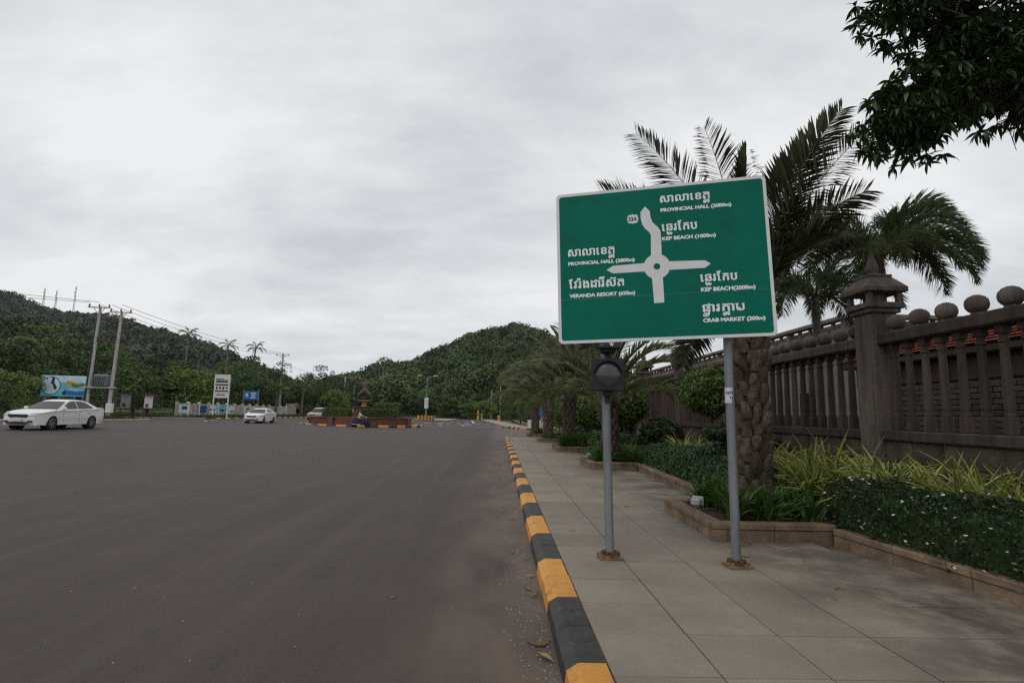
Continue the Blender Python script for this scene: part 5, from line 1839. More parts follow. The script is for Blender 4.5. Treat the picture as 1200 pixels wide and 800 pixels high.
for i in range(60):
    a = 2 * pi * (i + 0.5) / 60
    cop.box((5.25 * cos(a), 5.25 * sin(a), 0.93), (0.36, 0.545, 0.08), rz=a)
tag(cop.build('coping_stones', M['island_brick'], isl), kind='stuff')
for a in (-2.9, -1.95, -1.35, -0.25):
    MB().box((5.35 * cos(a), 5.35 * sin(a), 0.55), (0.55, 0.6, 0.92), rz=a, b=0.02).build('brick_pier', M['island_brick'], isl)
for k in range(4):
    a = -1.65
    MB().box(((6.1 - k * 0.22) * cos(a), (6.1 - k * 0.22) * sin(a), 0.1 + 0.1 * (k + 1)), (0.3, 1.7, 0.2 + 0.2 * k), rz=a).build('step', M['island_brick'], isl)
lw = MB().lathe([(5.15, 0.8), (5.15, 0.90), (3, 1.02), (0.5, 1.1)], n=40).build('lawn', M['verge'], isl, smooth='all')
hedge('box hedge on the left half of the roundabout', [(RC.x - 3.7, RC.y - 2.0), (RC.x - 0.75, RC.y - 2.6)], 0.9, 0.75, 1.72, 4200, 0.12, M['tree_a'], 0, 0.02, 51, 'box hedges on the roundabout')
hedge('longer box hedge on the right half of the roundabout', [(RC.x + 0.35, RC.y - 2.6), (RC.x + 4.1, RC.y - 2.0)], 0.9, 0.75, 1.72, 5200, 0.12, M['tree_a'], 0, 0.02, 52, 'box hedges on the roundabout')
hedge('taller green hedge behind the statue on the roundabout', [(RC.x + 0.6, RC.y + 3.0), (RC.x + 3.6, RC.y + 2.4)], 1.0, 0.75, 2.5, 3500, 0.13, M['tree_a'], 0, 0.02, 53, 'box hedges on the roundabout')
ped = thing('statue', 'dark bronze warrior statue standing wide legged on a red brown pedestal in the roundabout', 'statue', (RC.x + 0.05, RC.y, 0.9))
b = MB()
b.box((0, 0, 0.25), (2.3, 2.0, 0.5), b=0.03)
b.box((0, 0, 0.75), (1.5, 1.3, 0.55), b=0.03)
b.box((0, 0, 1.07), (1.9, 1.6, 0.10), b=0.02)
b.build('pedestal', M['island_brick'], ped)
MB().lathe([(0.34, 1.1), (0.30, 1.18), (0.24, 1.25), (0.24, 1.5), (0.36, 1.6), (0.5, 1.66), (0.5, 1.72)], n=14).build('column', M['orange'], ped, smooth=True)
z0 = 1.72
J = {'pelvis': (0, 0, z0 + 1.22, .22, .19), 'waist': (0, 0, z0 + 1.5, .20, .17), 'chest': (0, 0.02, z0 + 1.85, .33, .24), 'neck': (0, 0, z0 + 2.15, .10, .10), 'head': (0, -0.03, z0 + 2.34, .145, .15), 'crown': (0, -0.02, z0 + 2.52, .08, .08),
     'shl': (-.36, 0, z0 + 2.0, .13), 'ell': (-.78, -0.1, z0 + 1.82, .09), 'wrl': (-.98, -.15, z0 + 2.15, .065), 'hal': (-1.0, -.16, z0 + 2.32, .06),
     'shr': (.36, 0, z0 + 2.0, .13), 'elr': (.78, 0, z0 + 1.72, .09), 'wrr': (1.08, -.1, z0 + 1.95, .065), 'har': (1.14, -.12, z0 + 2.1, .06),
     'hil': (-.2, 0, z0 + 1.1, .20), 'knl': (-.62, -0.12, z0 + .72, .14), 'anl': (-.70, 0.05, z0 + .16, .08), 'tol': (-.86, -.16, z0 + .06, .06),
     'hir': (.2, 0, z0 + 1.1, .20), 'knr': (.62, -.12, z0 + .72, .14), 'anr': (.72, 0.05, z0 + .16, .08), 'tor': (.88, -.16, z0 + .06, .06)}
for k_ in J:
    if len(J[k_]) == 4:
        J[k_] = (*J[k_], J[k_][3])
B_ = [('pelvis', 'waist'), ('waist', 'chest'), ('chest', 'neck'), ('neck', 'head'), ('head', 'crown'), ('chest', 'shl'), ('shl', 'ell'), ('ell', 'wrl'), ('wrl', 'hal'), ('chest', 'shr'), ('shr', 'elr'), ('elr', 'wrr'), ('wrr', 'har'),
      ('pelvis', 'hil'), ('hil', 'knl'), ('knl', 'anl'), ('anl', 'tol'), ('pelvis', 'hir'), ('hir', 'knr'), ('knr', 'anr'), ('anr', 'tor')]
place('figure', skin_mesh('figure', J, B_, [M['bronze']]), ped)
MB().tube([(-1.0, -.2, z0 + 1.7), (-1.0, -.2, z0 + 2.6)], 0.035, n=6).build('club', M['bronze'], ped)
MB().tube([(1.0, -.12, z0 + 1.5), (1.28, -.12, z0 + 1.9), (1.32, -.12, z0 + 2.5), (1.18, -.12, z0 + 2.9)], [0.03, 0.05, 0.05, 0.02], n=6).build('bow', M['bronze'], ped)
b = MB()
for k in range(3):
    b.tube([(0.1 * k - .3, 0.12, z0 + 1.1), (0.2 * k - .6, 0.25, z0 + .6), (0.35 * k - .5, 0.3, z0 + .25)], [.10, .12, .03], n=6)
b.lathe([(0.8, z0 - 0.02), (0.75, z0 + 0.05), (0.4, z0 + 0.1)], n=12)
b.build('drapery', M['bronze'], ped)

# motorbike and its rider, heading right
MX, MY = -13.45, 55.0
mg = zr(MX, MY)
mb_ = thing('motorbike', 'dark step-through motorbike ridden past the front of the roundabout', 'motorbike', (MX, MY, mg), 0)
for x in (-0.62, 0.62):
    wl = MB().lathe([(0.20, -0.035), (0.27, -0.045), (0.29, 0), (0.27, 0.045), (0.20, 0.035)], n=20, axis='y').build('wheel', M['tyre'], mb_, smooth=True, loc=(x, 0, 0.29))
    MB().lathe([(0.20, -0.02), (0.20, 0.02), (0.05, 0.05)], n=12, axis='y').build('rim', M['rim'], wl)
b = MB()
b.tube([(0.62, 0, 0.29), (0.5, 0, 0.72), (0.42, 0, 0.98)], [0.05, 0.05, 0.04], n=8)
b.tube([(0.48, 0, 0.75), (0.3, 0, 0.42), (-0.1, 0, 0.36)], [0.10, 0.12, 0.14], n=8)
b.build('frame', M['plastic'], mb_, smooth=True)
MB().box((0.49, 0, 0.62), (0.16, 0.36, 0.52), b=0.05).build('leg_shield', M['navy'], mb_, smooth=True)
MB().box((-0.38, 0, 0.56), (0.75, 0.26, 0.24), b=0.07).build('body', M['navy'], mb_, smooth=True)
MB().box((-0.25, 0, 0.72), (0.72, 0.24, 0.10), b=0.04).build('seat', M['plastic'], mb_, smooth=True)
MB().tube([(0.40, -0.34, 1.02), (0.44, 0, 1.0), (0.40, 0.34, 1.02)], 0.022, n=6).build('handlebar', M['plastic'], mb_)
MB().lathe([(0.09, 0), (0.10, 0.05), (0.07, 0.12)], (0.46, 0, 0.95), n=12, axis='x').build('headlight', M['clearlamp'], mb_)
MB().box((-0.78, 0, 0.66), (0.06, 0.16, 0.1), b=0.02).build('tail_light', M['red'], mb_)
MB().tube([(0.0, -0.14, 0.3), (-0.5, -0.16, 0.3), (-0.85, -0.16, 0.36)], [0.03, 0.05, 0.05], n=8).build('exhaust', M['rim'], mb_)
MB().box((0.7, 0, 0.55), (0.4, 0.14, 0.05), b=0.02).build('mudguard', M['plastic'], mb_)

pr = thing('person', 'person in a pale shirt and dark trousers riding the motorbike', 'person', (MX - 0.22, MY, mg + 0.74))
J = {'pelvis': (0, 0, 0.10, .15, .12), 'waist': (0.02, 0, 0.30, .135, .11), 'chest': (0.07, 0, 0.52, .165, .12), 'neck': (0.10, 0, 0.70, .055, .055), 'head0': (0.12, 0, 0.78, .075, .085), 'head1': (0.13, 0, 0.90, .088, .10), 'head2': (0.12, 0, 0.98, .05, .06)}
for sg, n_ in ((-1, 'l'), (1, 'r')):
    J.update({'sh' + n_: (0.09, sg * .19, 0.60, .065, .065), 'el' + n_: (0.30, sg * .28, 0.40, .047, .047), 'wr' + n_: (0.56, sg * .30, 0.33, .034, .034), 'ha' + n_: (0.63, sg * .30, 0.31, .038, .03),
              'hi' + n_: (0.06, sg * .10, 0.07, .10, .10), 'kn' + n_: (0.44, sg * .19, 0.02, .07, .07), 'an' + n_: (0.36, sg * .19, -0.38, .045, .045), 'to' + n_: (0.52, sg * .20, -0.44, .045, .035)})
B_ = [('pelvis', 'waist'), ('waist', 'chest'), ('chest', 'neck'), ('neck', 'head0'), ('head0', 'head1'), ('head1', 'head2')]
for n_ in 'lr':
    B_ += [('chest', 'sh' + n_), ('sh' + n_, 'el' + n_), ('el' + n_, 'wr' + n_), ('wr' + n_, 'ha' + n_), ('pelvis', 'hi' + n_), ('hi' + n_, 'kn' + n_), ('kn' + n_, 'an' + n_), ('an' + n_, 'to' + n_)]
bm2 = skin_mesh('body', J, B_, [M['skin'], M['shirt'], M['trousers'], M['plastic']])
mi = []
for p in bm2.polygons:
    c = p.center
    m_ = 0
    if c.z < 0.16 and c.x < 0.58:
        m_ = 2
    elif 0.16 <= c.z < 0.68 and c.x < 0.34:
        m_ = 1
    elif c.z > 0.87 or (c.z > 0.8 and c.x < 0.10):
        m_ = 3
    if c.z < -0.36:
        m_ = 3
    mi.append(m_)
bm2.polygons.foreach_set('material_index', mi)
place('body', bm2, pr)
fing = MB()
for sg in (-1, 1):
    for k in range(4):
        y = sg * (0.27 + 0.02 * k)
        fing.tube([(0.64, y, 0.315), (0.675, y, 0.30), (0.67, y, 0.275), (0.65, y, 0.27)], [.010, .0095, .009, .007], n=5)
    fing.tube([(0.61, sg * 0.265, 0.30), (0.63, sg * 0.25, 0.275), (0.65, sg * 0.255, 0.265)], [.011, .010, .008], n=5)
fing.build('fingers', M['skin'], pr)

# ------------------------------------------------------------------ poles, lamps, wires
def street_lamp(label, loc, h, banner):
    t = thing('street_lamp', label, 'street lamp', loc, 0, 'twin arm street lamps beyond the roundabout')
    MB().lathe([(0.22, 0), (0.22, 0.3), (0.12, 0.45), (0.10, 3), (0.075, h)], n=10).build('pole', M['galv'], t, smooth=True)
    for sg in (-1, 1):
        MB().tube([(0, 0, h - 0.8), (sg * 0.5, 0, h - 0.2), (sg * 1.3, 0, h + 0.05)], 0.05, n=6).build('arm', M['galv'], t)
        MB().box((sg * 1.6, 0, h + 0.08), (0.85, 0.3, 0.16), b=0.05).build('lamp_head', M['whitepaint'], t)
    MB().box((0, -0.12, 2.4 + banner / 2), (0.75, 0.04, banner)).box((0, -0.15, 2.4 + banner * 0.55), (0.5, 0.02, banner * 0.45), m=1).build('banner', [M['paleblue'], M['paper']], t)


street_lamp('nearer twin arm street lamp with a pale blue banner right of the roundabout', (-14.3, 110, zr(-14.3, 110)), 8.7, 2.1)
street_lamp('farther twin arm street lamp with a blue banner, seen small behind the box hedge', (-32.0, 186, -0.1), 8.7, 1.8)


def crossarm(parent, z, w_, braces=True, ins=3, rzz=0.0):
    MB().box((0, -0.16, z), (w_, 0.10, 0.12)).build('crossarm', M['concrete'], parent)
    for k in range(ins):
        x = -w_ / 2 + 0.12 + (w_ - 0.24) * k / (ins - 1)
        MB().lathe([(0.03, 0.06), (0.09, 0.10), (0.05, 0.16), (0.09, 0.2), (0.05, 0.27), (0.07, 0.32), (0.02, 0.36)], (x, -0.16, z), n=8).build('insulator', M['bronze'], parent, smooth=True)
    if braces:
        for sg in (-1, 1):
            MB().tube([(0, -0.12, z - 0.75), (sg * 0.55, -0.14, z - 0.05)], 0.035, n=5).build('brace', M['concrete'], parent)


PA, PB_ = (-40.7, 56.0), (-38.5, 55.6)
tp_ = thing('transformer_poles', 'pair of leaning concrete power poles carrying a grey transformer on a platform beside the billboard', 'power pole', (PA[0], PA[1], zr(*PA) + 0.1))
for dx, h in ((0.0, 11.2), (2.2, 10.75)):
    lean = 0.10
    p = MB().tube([(0, 0, -0.3), (0, 0, h)], [0.18, 0.115], n=8).build('pole', M['concrete'], tp_, loc=(dx, 0, 0))
    p.rotation_euler = (0, 0.022, 0)
    crossarm(p, h - 0.15, 2.2)
MB().box((1.15, -0.05, 3.05), (2.9, 0.5, 0.16)).build('platform', M['concrete'], tp_)
for x in (0.35, 2.05):
    MB().tube([(x - (0.3 if x < 1 else -0.2), 0, 2.3), (x, -0.05, 2.97)], 0.05, n=5).build('platform_brace', M['galv'], tp_)
tr_ = MB().box((1.35, -0.05, 3.75), (1.35, 0.8, 1.15), b=0.05).build('transformer', M['galv'], tp_)
for k in range(8):
    MB().box((0.78 + k * 0.165, -0.50, 3.7), (0.03, 0.16, 0.9)).build('cooling_fin', M['galv'], tr_)
for k in range(3):
    MB().lathe([(0.05, 4.3), (0.09, 4.36), (0.05, 4.44), (0.08, 4.5), (0.03, 4.68)], (0.95 + 0.4 * k, -0.05, 0), n=8).build('bushing', M['wood'], tr_)
b = MB()
for k in range(3):
    b.box((0.45 + 0.55 * k, -0.15, 7.9 - 0.05 * k), (0.12, 0.12, 0.5), b=0.03)
b.tube([(0.15, -.1, 8.1), (0.7, -.15, 7.7), (1.2, -.15, 7.9), (1.7, -.15, 7.6), (2.3, -.1, 8.1)], 0.03, n=5)
b.build('fuse_cutouts', M['bronze'], tp_)
MB().box((0.35, -0.3, 0.75), (0.55, 0.3, 1.0), b=0.03).build('meter_box', M['whitepaint'], tp_)
MB().box((2.5, -0.3, 1.05), (0.65, 0.3, 0.9), b=0.03).build('meter_box', M['whitepaint'], tp_)
MB().tube([(-0.12, -0.2, 0), (0.0, -0.2, 7.2)], 0.07, n=6).tube([(1.9, -0.2, 0.2), (1.95, -0.2, 3.0)], 0.09, n=6).build('conduit', M['cable'], tp_)

fp = thing('power_pole', 'distant concrete power pole with a single crossarm above the round dark tree', 'power pole', (-42.9, 110, 0))
MB().tube([(0, 0, -0.3), (0, 0, 12.4)], [0.26, 0.16], n=8).build('pole', M['concrete'], fp)
crossarm(fp, 12.0, 2.6, True)
for (x, y, h, lab) in ((-36.0, 130, 9.2, 'plain pale concrete pole left of the statue'), (-41.5, 160, 8.6, 'plain pale concrete pole just left of the statue, farther away')):
    t = thing('concrete_pole', lab, 'pole', (x, y, 0), 0, 'plain concrete poles near the statue')
    MB().tube([(0, 0, -0.3), (0.05, 0, h)], [0.21, 0.15], n=8).build('shaft', M['concrete'], t)
    MB().box((0.05, 0, h), (0.5, 0.2, 0.12)).build('cap', M['concrete'], t)
for (x, y, h, lab) in ((-2.2, 160, 8.2, 'thin pale pole standing at the forest edge left of the yellow bollard'), (0.3, 158, 9.0, 'thin pale pole standing at the forest edge above the yellow bollard')):
    t = thing('concrete_pole', lab, 'pole', (x, y, 0), 0, 'thin poles at the forest edge')
    MB().tube([(0, 0, -0.3), (0, 0, h)], [0.16, 0.11], n=8).build('shaft', M['concrete'], t)
    MB().lathe([(0.12, h), (0.12, h + 0.06), (0.03, h + 0.12)], n=8).build('cap', M['concrete'], t)
dk = thing('dead_trunk', 'dark dead tree trunk wrapped with creepers right of the transformer poles', 'dead trunk', (-42.3, 62, zr(-42.3, 62)))
MB().tube([(0, 0, -0.2), (0.1, 0, 3), (0.0, 0, 6.2), (0.12, 0, 8.3)], [0.42, 0.3, 0.22, 0.14], n=9).build('trunk', M['bark'], dk, smooth=True)
blob_foliage((0, 0, 3.6), (0.45, 0.45, 2.2), 420, 0.28, M['tree_a'], dk, rt, 'creeper', False)


def wires(label, spans, group='overhead power lines'):
    for lab, (a, b_, sag) in zip(label, spans):
        a, b_ = Vector(a), Vector(b_)
        n = 14
        pts = [a.lerp(b_, i / n) - Vector((0, 0, sag * 4 * (i / n) * (1 - i / n))) for i in range(n + 1)]
        o = MB().tube(pts, 0.022, n=4).build('power_line', M['cable'])
        tag(o, lab, 'power line', group)


zt_ = zr(*PA) + 11.4
wires(['power line running right from the transformer poles, topmost of three', 'power line running right from the transformer poles, middle of three', 'power line running right from the transformer poles, lowest of three'],
      [((-38.9 + 1.0, 55.4, zt_), (-42.9 + 1.2, 109.8, 12.3), 0.7), ((-38.9, 55.4, zt_ - .05), (-42.9, 109.8, 12.3), 0.9), ((-38.9 - 1.0, 55.4, zt_ - .1), (-42.9 - 1.2, 109.8, 12.3), 1.15)])
wires(['power line running left out of the picture from the leaning poles, upper', 'power line running left out of the picture from the leaning poles, lower'],
      [((-40.5, 55.8, zt_ + .3), (-66, 40, 13.3), 0.5), ((-41.4, 55.8, zt_ + .25), (-66.5, 40.5, 13.0), 0.7)])
wires(['power line sagging from the distant pole towards the trees on its right, upper', 'power line sagging from the distant pole towards the trees on its right, lower'],
      [((-42.9, 110, 10.4), (-36.0, 130, 8.6), 0.4), ((-42.9, 110, 8.2), (-36.0, 130, 6.3), 0.4)])

for x, y, zb_, h, lab in ((-738, 895, 140, 47, 'lattice radio mast on the hill ridge, leftmost of three'), (-717, 893, 136, 47, 'lattice radio mast on the hill ridge, middle of three'), (-689, 895, 133, 58, 'tallest lattice radio mast on the hill ridge, rightmost of three')):
    t = thing('radio_mast', lab, 'radio mast', (x, y, zb_), 0, 'radio masts on the hill')
    legs = MB()
    for a in (0.5, 2.6, 4.7):
        legs.tube([(1.9 * cos(a), 1.9 * sin(a), 0), (0.55 * cos(a), 0.55 * sin(a), h)], 0.22, n=4)
    for k in range(14):
        z, r_ = h * k / 14, 1.9 - 1.35 * k / 14
        r2 = 1.9 - 1.35 * (k + 1) / 14
        for a, c in ((0.5, 2.6), (2.6, 4.7), (4.7, 0.5)):
            legs.tube([(r_ * cos(a), r_ * sin(a), z), (r2 * cos(c), r2 * sin(c), z + h / 14)], 0.12, n=3, cap=False)
    legs.build('lattice', M['galv'], t)
    b = MB()
    for k in range(4):
        b.box((1.2 * cos(k * 1.7), 1.2 * sin(k * 1.7), h * (0.62 + 0.1 * k)), (0.9, 0.9, 2.2))
    b.build('antennas', M['whitepaint'], t)

# ------------------------------------------------------------------ billboards, boards, walls on the left
bb = thing('billboard', 'wide blue advertising billboard with a circle picture on steel legs behind the white sedan', 'billboard', (-46.1, 60, zr(-46, 60)), 0.05)
MB().box((0, 0, 3.35), (4.5, 0.16, 2.2)).build('panel', M['cyan'], bb)


def flat(poly, d=0.003):
    """flat print on the front of a board"""
    return MB().prism(poly, -0.081, -0.081 - d, to=lambda u, v, w_: (u, w_, v))


circ = lambda x, z, r_, n=24, kx=1: [(x + kx * r_ * cos(2 * pi * i / n), z + r_ * sin(2 * pi * i / n)) for i in range(n)]
flat([(-2.22, 3.6), (-0.3, 3.75), (2.2, 3.7), (2.22, 4.42), (-2.22, 4.42)]).build('sky_print', M['paleblue'], bb)
flat([(-0.1, 2.4), (2.2, 2.35), (2.2, 2.9), (1.2, 2.75), (0.1, 2.95)], 0.004).build('water_print', M['blue'], bb)
flat(circ(-1.3, 3.35, 0.98), 0.006).build('circle_print', M['blue'], bb)
flat(circ(-1.3, 3.35, 0.88), 0.009).build('circle_picture', M['paleblue'], bb)
flat([(-1.25, 4.25), (-0.98, 4.2), (-1.0, 3.7), (-0.7, 3.2), (-0.72, 2.95), (-1.0, 3.0), (-1.15, 3.5), (-1.35, 3.55)], 0.012).build('diver_print', M['darkprint'], bb)
flat([(0.25, 3.95), (2.0, 3.55), (1.95, 3.2), (0.3, 3.3)], 0.006).build('beach_print', M['orange'], bb)
flat([(0.7, 3.65), (1.5, 3.5), (1.9, 3.7), (2.1, 3.4), (1.2, 3.2), (0.8, 3.3)], 0.009).build('trees_print', M['greenprint'], bb)
flat(circ(0.1, 2.62, 0.2, 16), 0.012).build('badge_print', M['darkprint'], bb)
flat([(0.5, 3.02), (2.0, 2.95), (2.0, 2.88), (0.5, 2.94)], 0.013).build('caption_print', M['paper'], bb)
for x in (-1.9, -0.5, 1.0, 1.9):
    MB().box((x, 0.16, 1.4), (0.16, 0.14, 3.2)).build('leg', M['galv'], bb)

tw = thing('sign_tower', 'tall white sign board with rows of dark logos on two posts', 'sign board', (-36.75, 74.5, 0.08), 0.04)
MB().box((0, 0, 4.25), (2.0, 0.14, 3.1), b=0.02).build('panel', M['whitepaint'], tw)
for x in (-0.93, 0.93):
    MB().box((x, 0.0, 1.4), (0.12, 0.12, 2.8)).build('post', M['whitepaint'], tw)
b = MB()
f2 = lambda x0, x1, z0_, z1, m: b.box(((x0 + x1) / 2, -0.075, (z0_ + z1) / 2), (x1 - x0, 0.012, z1 - z0_), m=m)
f2(-0.8, 0.2, 5.1, 5.25, 0)
f2(-0.8, 0.75, 4.75, 5.0, 0)
f2(0.25, 0.78, 5.05, 5.2, 1)
f2(-0.85, 0.85, 4.35, 4.55, 0)
for k in range(4):
    f2(-0.75 + k * 0.42, -0.5 + k * 0.42, 3.85 + 0.06 * (k % 2), 4.2, 0)
f2(-0.85, 0.85, 3.55, 3.72, 0)
f2(-0.98, 0.98, 3.38, 3.42, 2)
f2(-0.6, 0.5, 3.05, 3.2, 3)
b.build('printing', [M['darkprint'], M['orange'], M['galv'], M['redprint']], tw)

bs = thing('blue_sign', 'blue information sign with white emblem on two posts beside the white logo board', 'road sign', (-37.5, 85, 0.1), 0.0)
MB().box((0, 0, 3.35), (2.15, 0.08, 1.3), b=0.01).build('panel', M['blue'], bs)
for x in (-1.12, 1.12):
    MB().box((x, 0.03, 2.1), (0.08, 0.1, 4.4)).build('post', M['galv'], bs)
b = MB()
b.lathe([(0.2, -0.05), (0.2, -0.045)], (-0.6, 0, 3.5), n=12, axis='y')
b.box((-0.6, -0.045, 3.2), (0.4, 0.01, 0.12))
for k in range(3):
    b.box((0.35, -0.045, 3.7 - 0.32 * k), (0.75 - 0.15 * (k % 2), 0.01, 0.16))
b.box((0.35, -0.045, 3.3), (0.05, 0.01, 0.9))
b.build('printing', M['paper'], bs)

wal = thing('boundary_wall', 'low weathered white wall with painted murals running behind the kerb on the left', 'wall', (-41.0, 90, 0))
for i in range(16):
    y = -18.0 + i * 2.6
    MB().box((0, y + 1.3, 1.0), (0.2, 2.44, 2.0)).build('wall_panel', M['oldpaint'], wal)
    MB().box((0, y, 1.1), (0.3, 0.3, 2.2), b=0.02).build('wall_post', M['whitepaint'] if i % 3 else M['oldpaint'], wal)
mur = [(-17.8, 2.2, 'paleblue'), (-13.2, 2.4, 'blue'), (-10.4, 2.2, 'paleblue'), (-7.6, 2.0, 'cyan'), (-4.8, 2.0, 'paleblue'), (0.6, 2.2, 'paper'), (3.3, 2.1, 'paper')]
for y, w_, m in mur:
    MB().box((0.106, y + 1.2, 1.25), (0.012, w_, 1.05)).build('mural', M[m], wal)
b = MB()
for y, z, w_, h_, m in ((-12.2, 1.45, 1.8, .3, 0), (-12.2, 1.0, 1.9, .3, 1), (-9.5, 1.2, 1.5, .25, 1), (-6.6, 1.15, 1.3, .3, 1), (-16.6, 1.4, 1.2, .4, 1), (1.7, 1.45, 1.4, .22, 0), (1.7, 1.05, 1.6, .2, 2), (4.3, 1.2, 1.2, .2, 2), (-3.6, 1.0, 1.2, .2, 0)):
    b.box((0.116, y + 0.2, z), (0.008, w_, h_), m=m)
b.build('painted_lettering', [M['darkprint'], M['navy'], M['redprint']], wal)
gp = thing('gate_pillars', 'pair of old stone gate pillars with an arched top at the end of the left wall', 'gateway', (-41.3, 112, 0))
for y in (-1.6, 0.2):
    MB().box((0, y, 1.3), (0.8, 0.7, 2.6), b=0.04).build('pillar', M['oldpaint'], gp)
MB().lathe([(1.1, -0.3), (1.1, 0.3)], (0.0, 3.0, 1.7), n=18, axis='x').box((0, 3.0, 0.8), (0.6, 2.2, 1.7)).build('arch', M['tan'], gp)
for loc, lab, m1, m2 in (((-39.5, 60, zr(-39.5, 60)), 'grey notice board on posts right of the dead trunk', 'galv', 'wood'), ((-43.3, 70, zr(-43, 70)), 'white and red poster booth at the left end of the painted wall', 'paper', 'redprint')):
    t = thing('notice_board', lab, 'notice board', loc, 0.15)
    for x in (-0.45, 0.45):
        MB().box((x, 0, 1.3), (0.1, 0.1, 2.6)).build('post', M['wood'], t)
    MB().box((0, -0.06, 1.95), (0.95, 0.06, 1.5)).build('panel', M[m1], t)
    MB().box((0.1, 0, 2.78), (1.5, 0.7, 0.08)).build('roof', M[m2], t)
    MB().box((-0.15, -0.095, 1.5), (0.4, 0.01, 0.4)).build('poster', M[m2], t)

# ------------------------------------------------------------------ beyond the roundabout
cv_ = thing('chevron_board', 'long yellow board with black chevrons right of the roundabout', 'chevron sign', (-14.0, 108, -0.14))
MB().box((0, 0, 0.62), (3.4, 0.12, 0.9)).build('panel', M['yellow'], cv_)
for x in (-1.5, 1.5):
    MB().box((x, 0.1, 0.4), (0.1, 0.08, 0.8)).build('leg', M['galv'], cv_)
for k in range(5):
    x = -1.35 + k * 0.62
    MB().prism([(x, 0.2), (x + 0.26, 0.2), (x + 0.5, 0.62), (x + 0.26, 1.04), (x, 1.04), (x + 0.24, 0.62)], -0.062, -0.07, to=lambda u, v, w_: (u, w_, v)).build('chevron', M['black'], cv_)
med = tag(MB().box((-13, 124, 0.0), (6, 30, 0.24), b=0.05).build('median_island', M['kerbpale']), kind='structure')
for x, y, h, lab in ((-5.6, 150, 2.3, 'tall yellow bollard at the far end of the road'), (-4.6, 151, 1.5, 'short yellow bollard beside the tall one at the far end of the road'), (-0.1, 110, 1.25, 'yellow bollard on the right far pavement')):
    t = thing('bollard', lab, 'bollard', (x, y, zr(x, y) + 0.1), 0)
    MB().lathe([(0.3, 0), (0.28, h * 0.1), (0.22, h * 0.15), (0.22, h * 0.85), (0.27, h * 0.9), (0.2, h * 0.97), (0.08, h)], n=12).build('post', M['yellow'], t, smooth=True)
    MB().lathe([(0.235, h * 0.5), (0.235, h * 0.62)], n=12).build('band', M['black'], t)
bo = thing('roadside_booth', 'small white booth with a blue awning beyond the farthest palm', 'booth', (3.6, 64.5, -0.05))
MB().box((0.45, -0.6, 0.5), (1.5, 0.15, 1.0)).box((2.1, 0.6, 0.75), (1.5, 2.2, 1.5)).build('wall', M['whitepaint'], bo)
MB().box((1.45, -0.4, 0.95), (0.25, 0.25, 1.9)).build('pillar', M['whitepaint'], bo)
MB().prism([(-0.5, 1.62), (2.8, 1.72), (2.8, 1.80), (-0.5, 1.72)], -1.2, 1.6, to=lambda u, v, w_: (u, w_, v)).build('awning', M['blue'], bo)
MB().lathe([(0.5, -0.03), (0.5, 0.03)], (1.3, -1.25, 1.95), n=20, axis='y').build('round_sign', M['blue'], bo)
hs = thing('red_roof_house', 'house with a red roof and grey awning half hidden behind the third palm', 'house', (8.0, 62, -0.05))
MB().box((2, 2, 1.2), (6, 4, 2.4)).build('wall', M['oldpaint'], hs)
MB().prism([(-1.5, 2.3), (2, 4.1), (5.5, 2.3)], -0.4, 4.5, to=lambda u, v, w_: (u, w_, v)).build('roof', M['redroof'], hs)
MB().box((0, -1.2, 1.55), (5, 2.0, 0.08)).build('awning', M['galv'], hs)

# ------------------------------------------------------------------ trees
def crown_np(r, rx, rz_, ncl, per, leaf, layered=False, flat_=0.75):
    P, Nn = [], []
    for i in range(ncl):
        d = unit(r.normal(size=3))
        rad = r.uniform(0.35, 1.0) ** 0.6
        c = d * rad * np.array([rx, rx, rz_])
        if layered:
            c[2] = np.round(c[2] / (rz_ * 0.42)) * rz_ * 0.42 + r.normal() * 0.05 * rz_
        if c[2] < -0.75 * rz_:
            c[2] *= 0.6
        cr_ = rx * r.uniform(0.20, 0.36)
        dd = unit(r.normal(size=(per, 3)))
        dd[:, 2] = np.where(dd[:, 2] < -0.45, -dd[:, 2], dd[:, 2])
        P.append(c + dd * cr_ * np.array([1, 1, 0.38 if layered else flat_]) * r.uniform(0.7, 1.05, (per, 1)))
        Nn.append(dd + np.array([0, 0, 0.35]))
    return leaf_cards(np.concatenate(P), np.concatenate(Nn), leaf, 0.62, 0.55, r)


rc = np.random.default_rng(91)
CR = {}
for kind, rx, rz_, ncl, per, leaf, lay_ in (('round', 1.0, 0.9, 60, 115, 0.068, False), ('wide', 1.0, 0.62, 64, 115, 0.06, True), ('bush', 1.0, 0.72, 44, 110, 0.078, False), ('open', 1.0, 1.25, 26, 90, 0.08, False)):
    for m in ('tree_a', 'tree_b', 'tree_c', 'tree_d'):
        for k in range(2):
            V, F = crown_np(rc, rx, rz_, ncl, per, leaf, lay_)
            CR[kind, m, k] = mesh_np('crown', V, F, M[m]), rz_
trunk_cache = {}


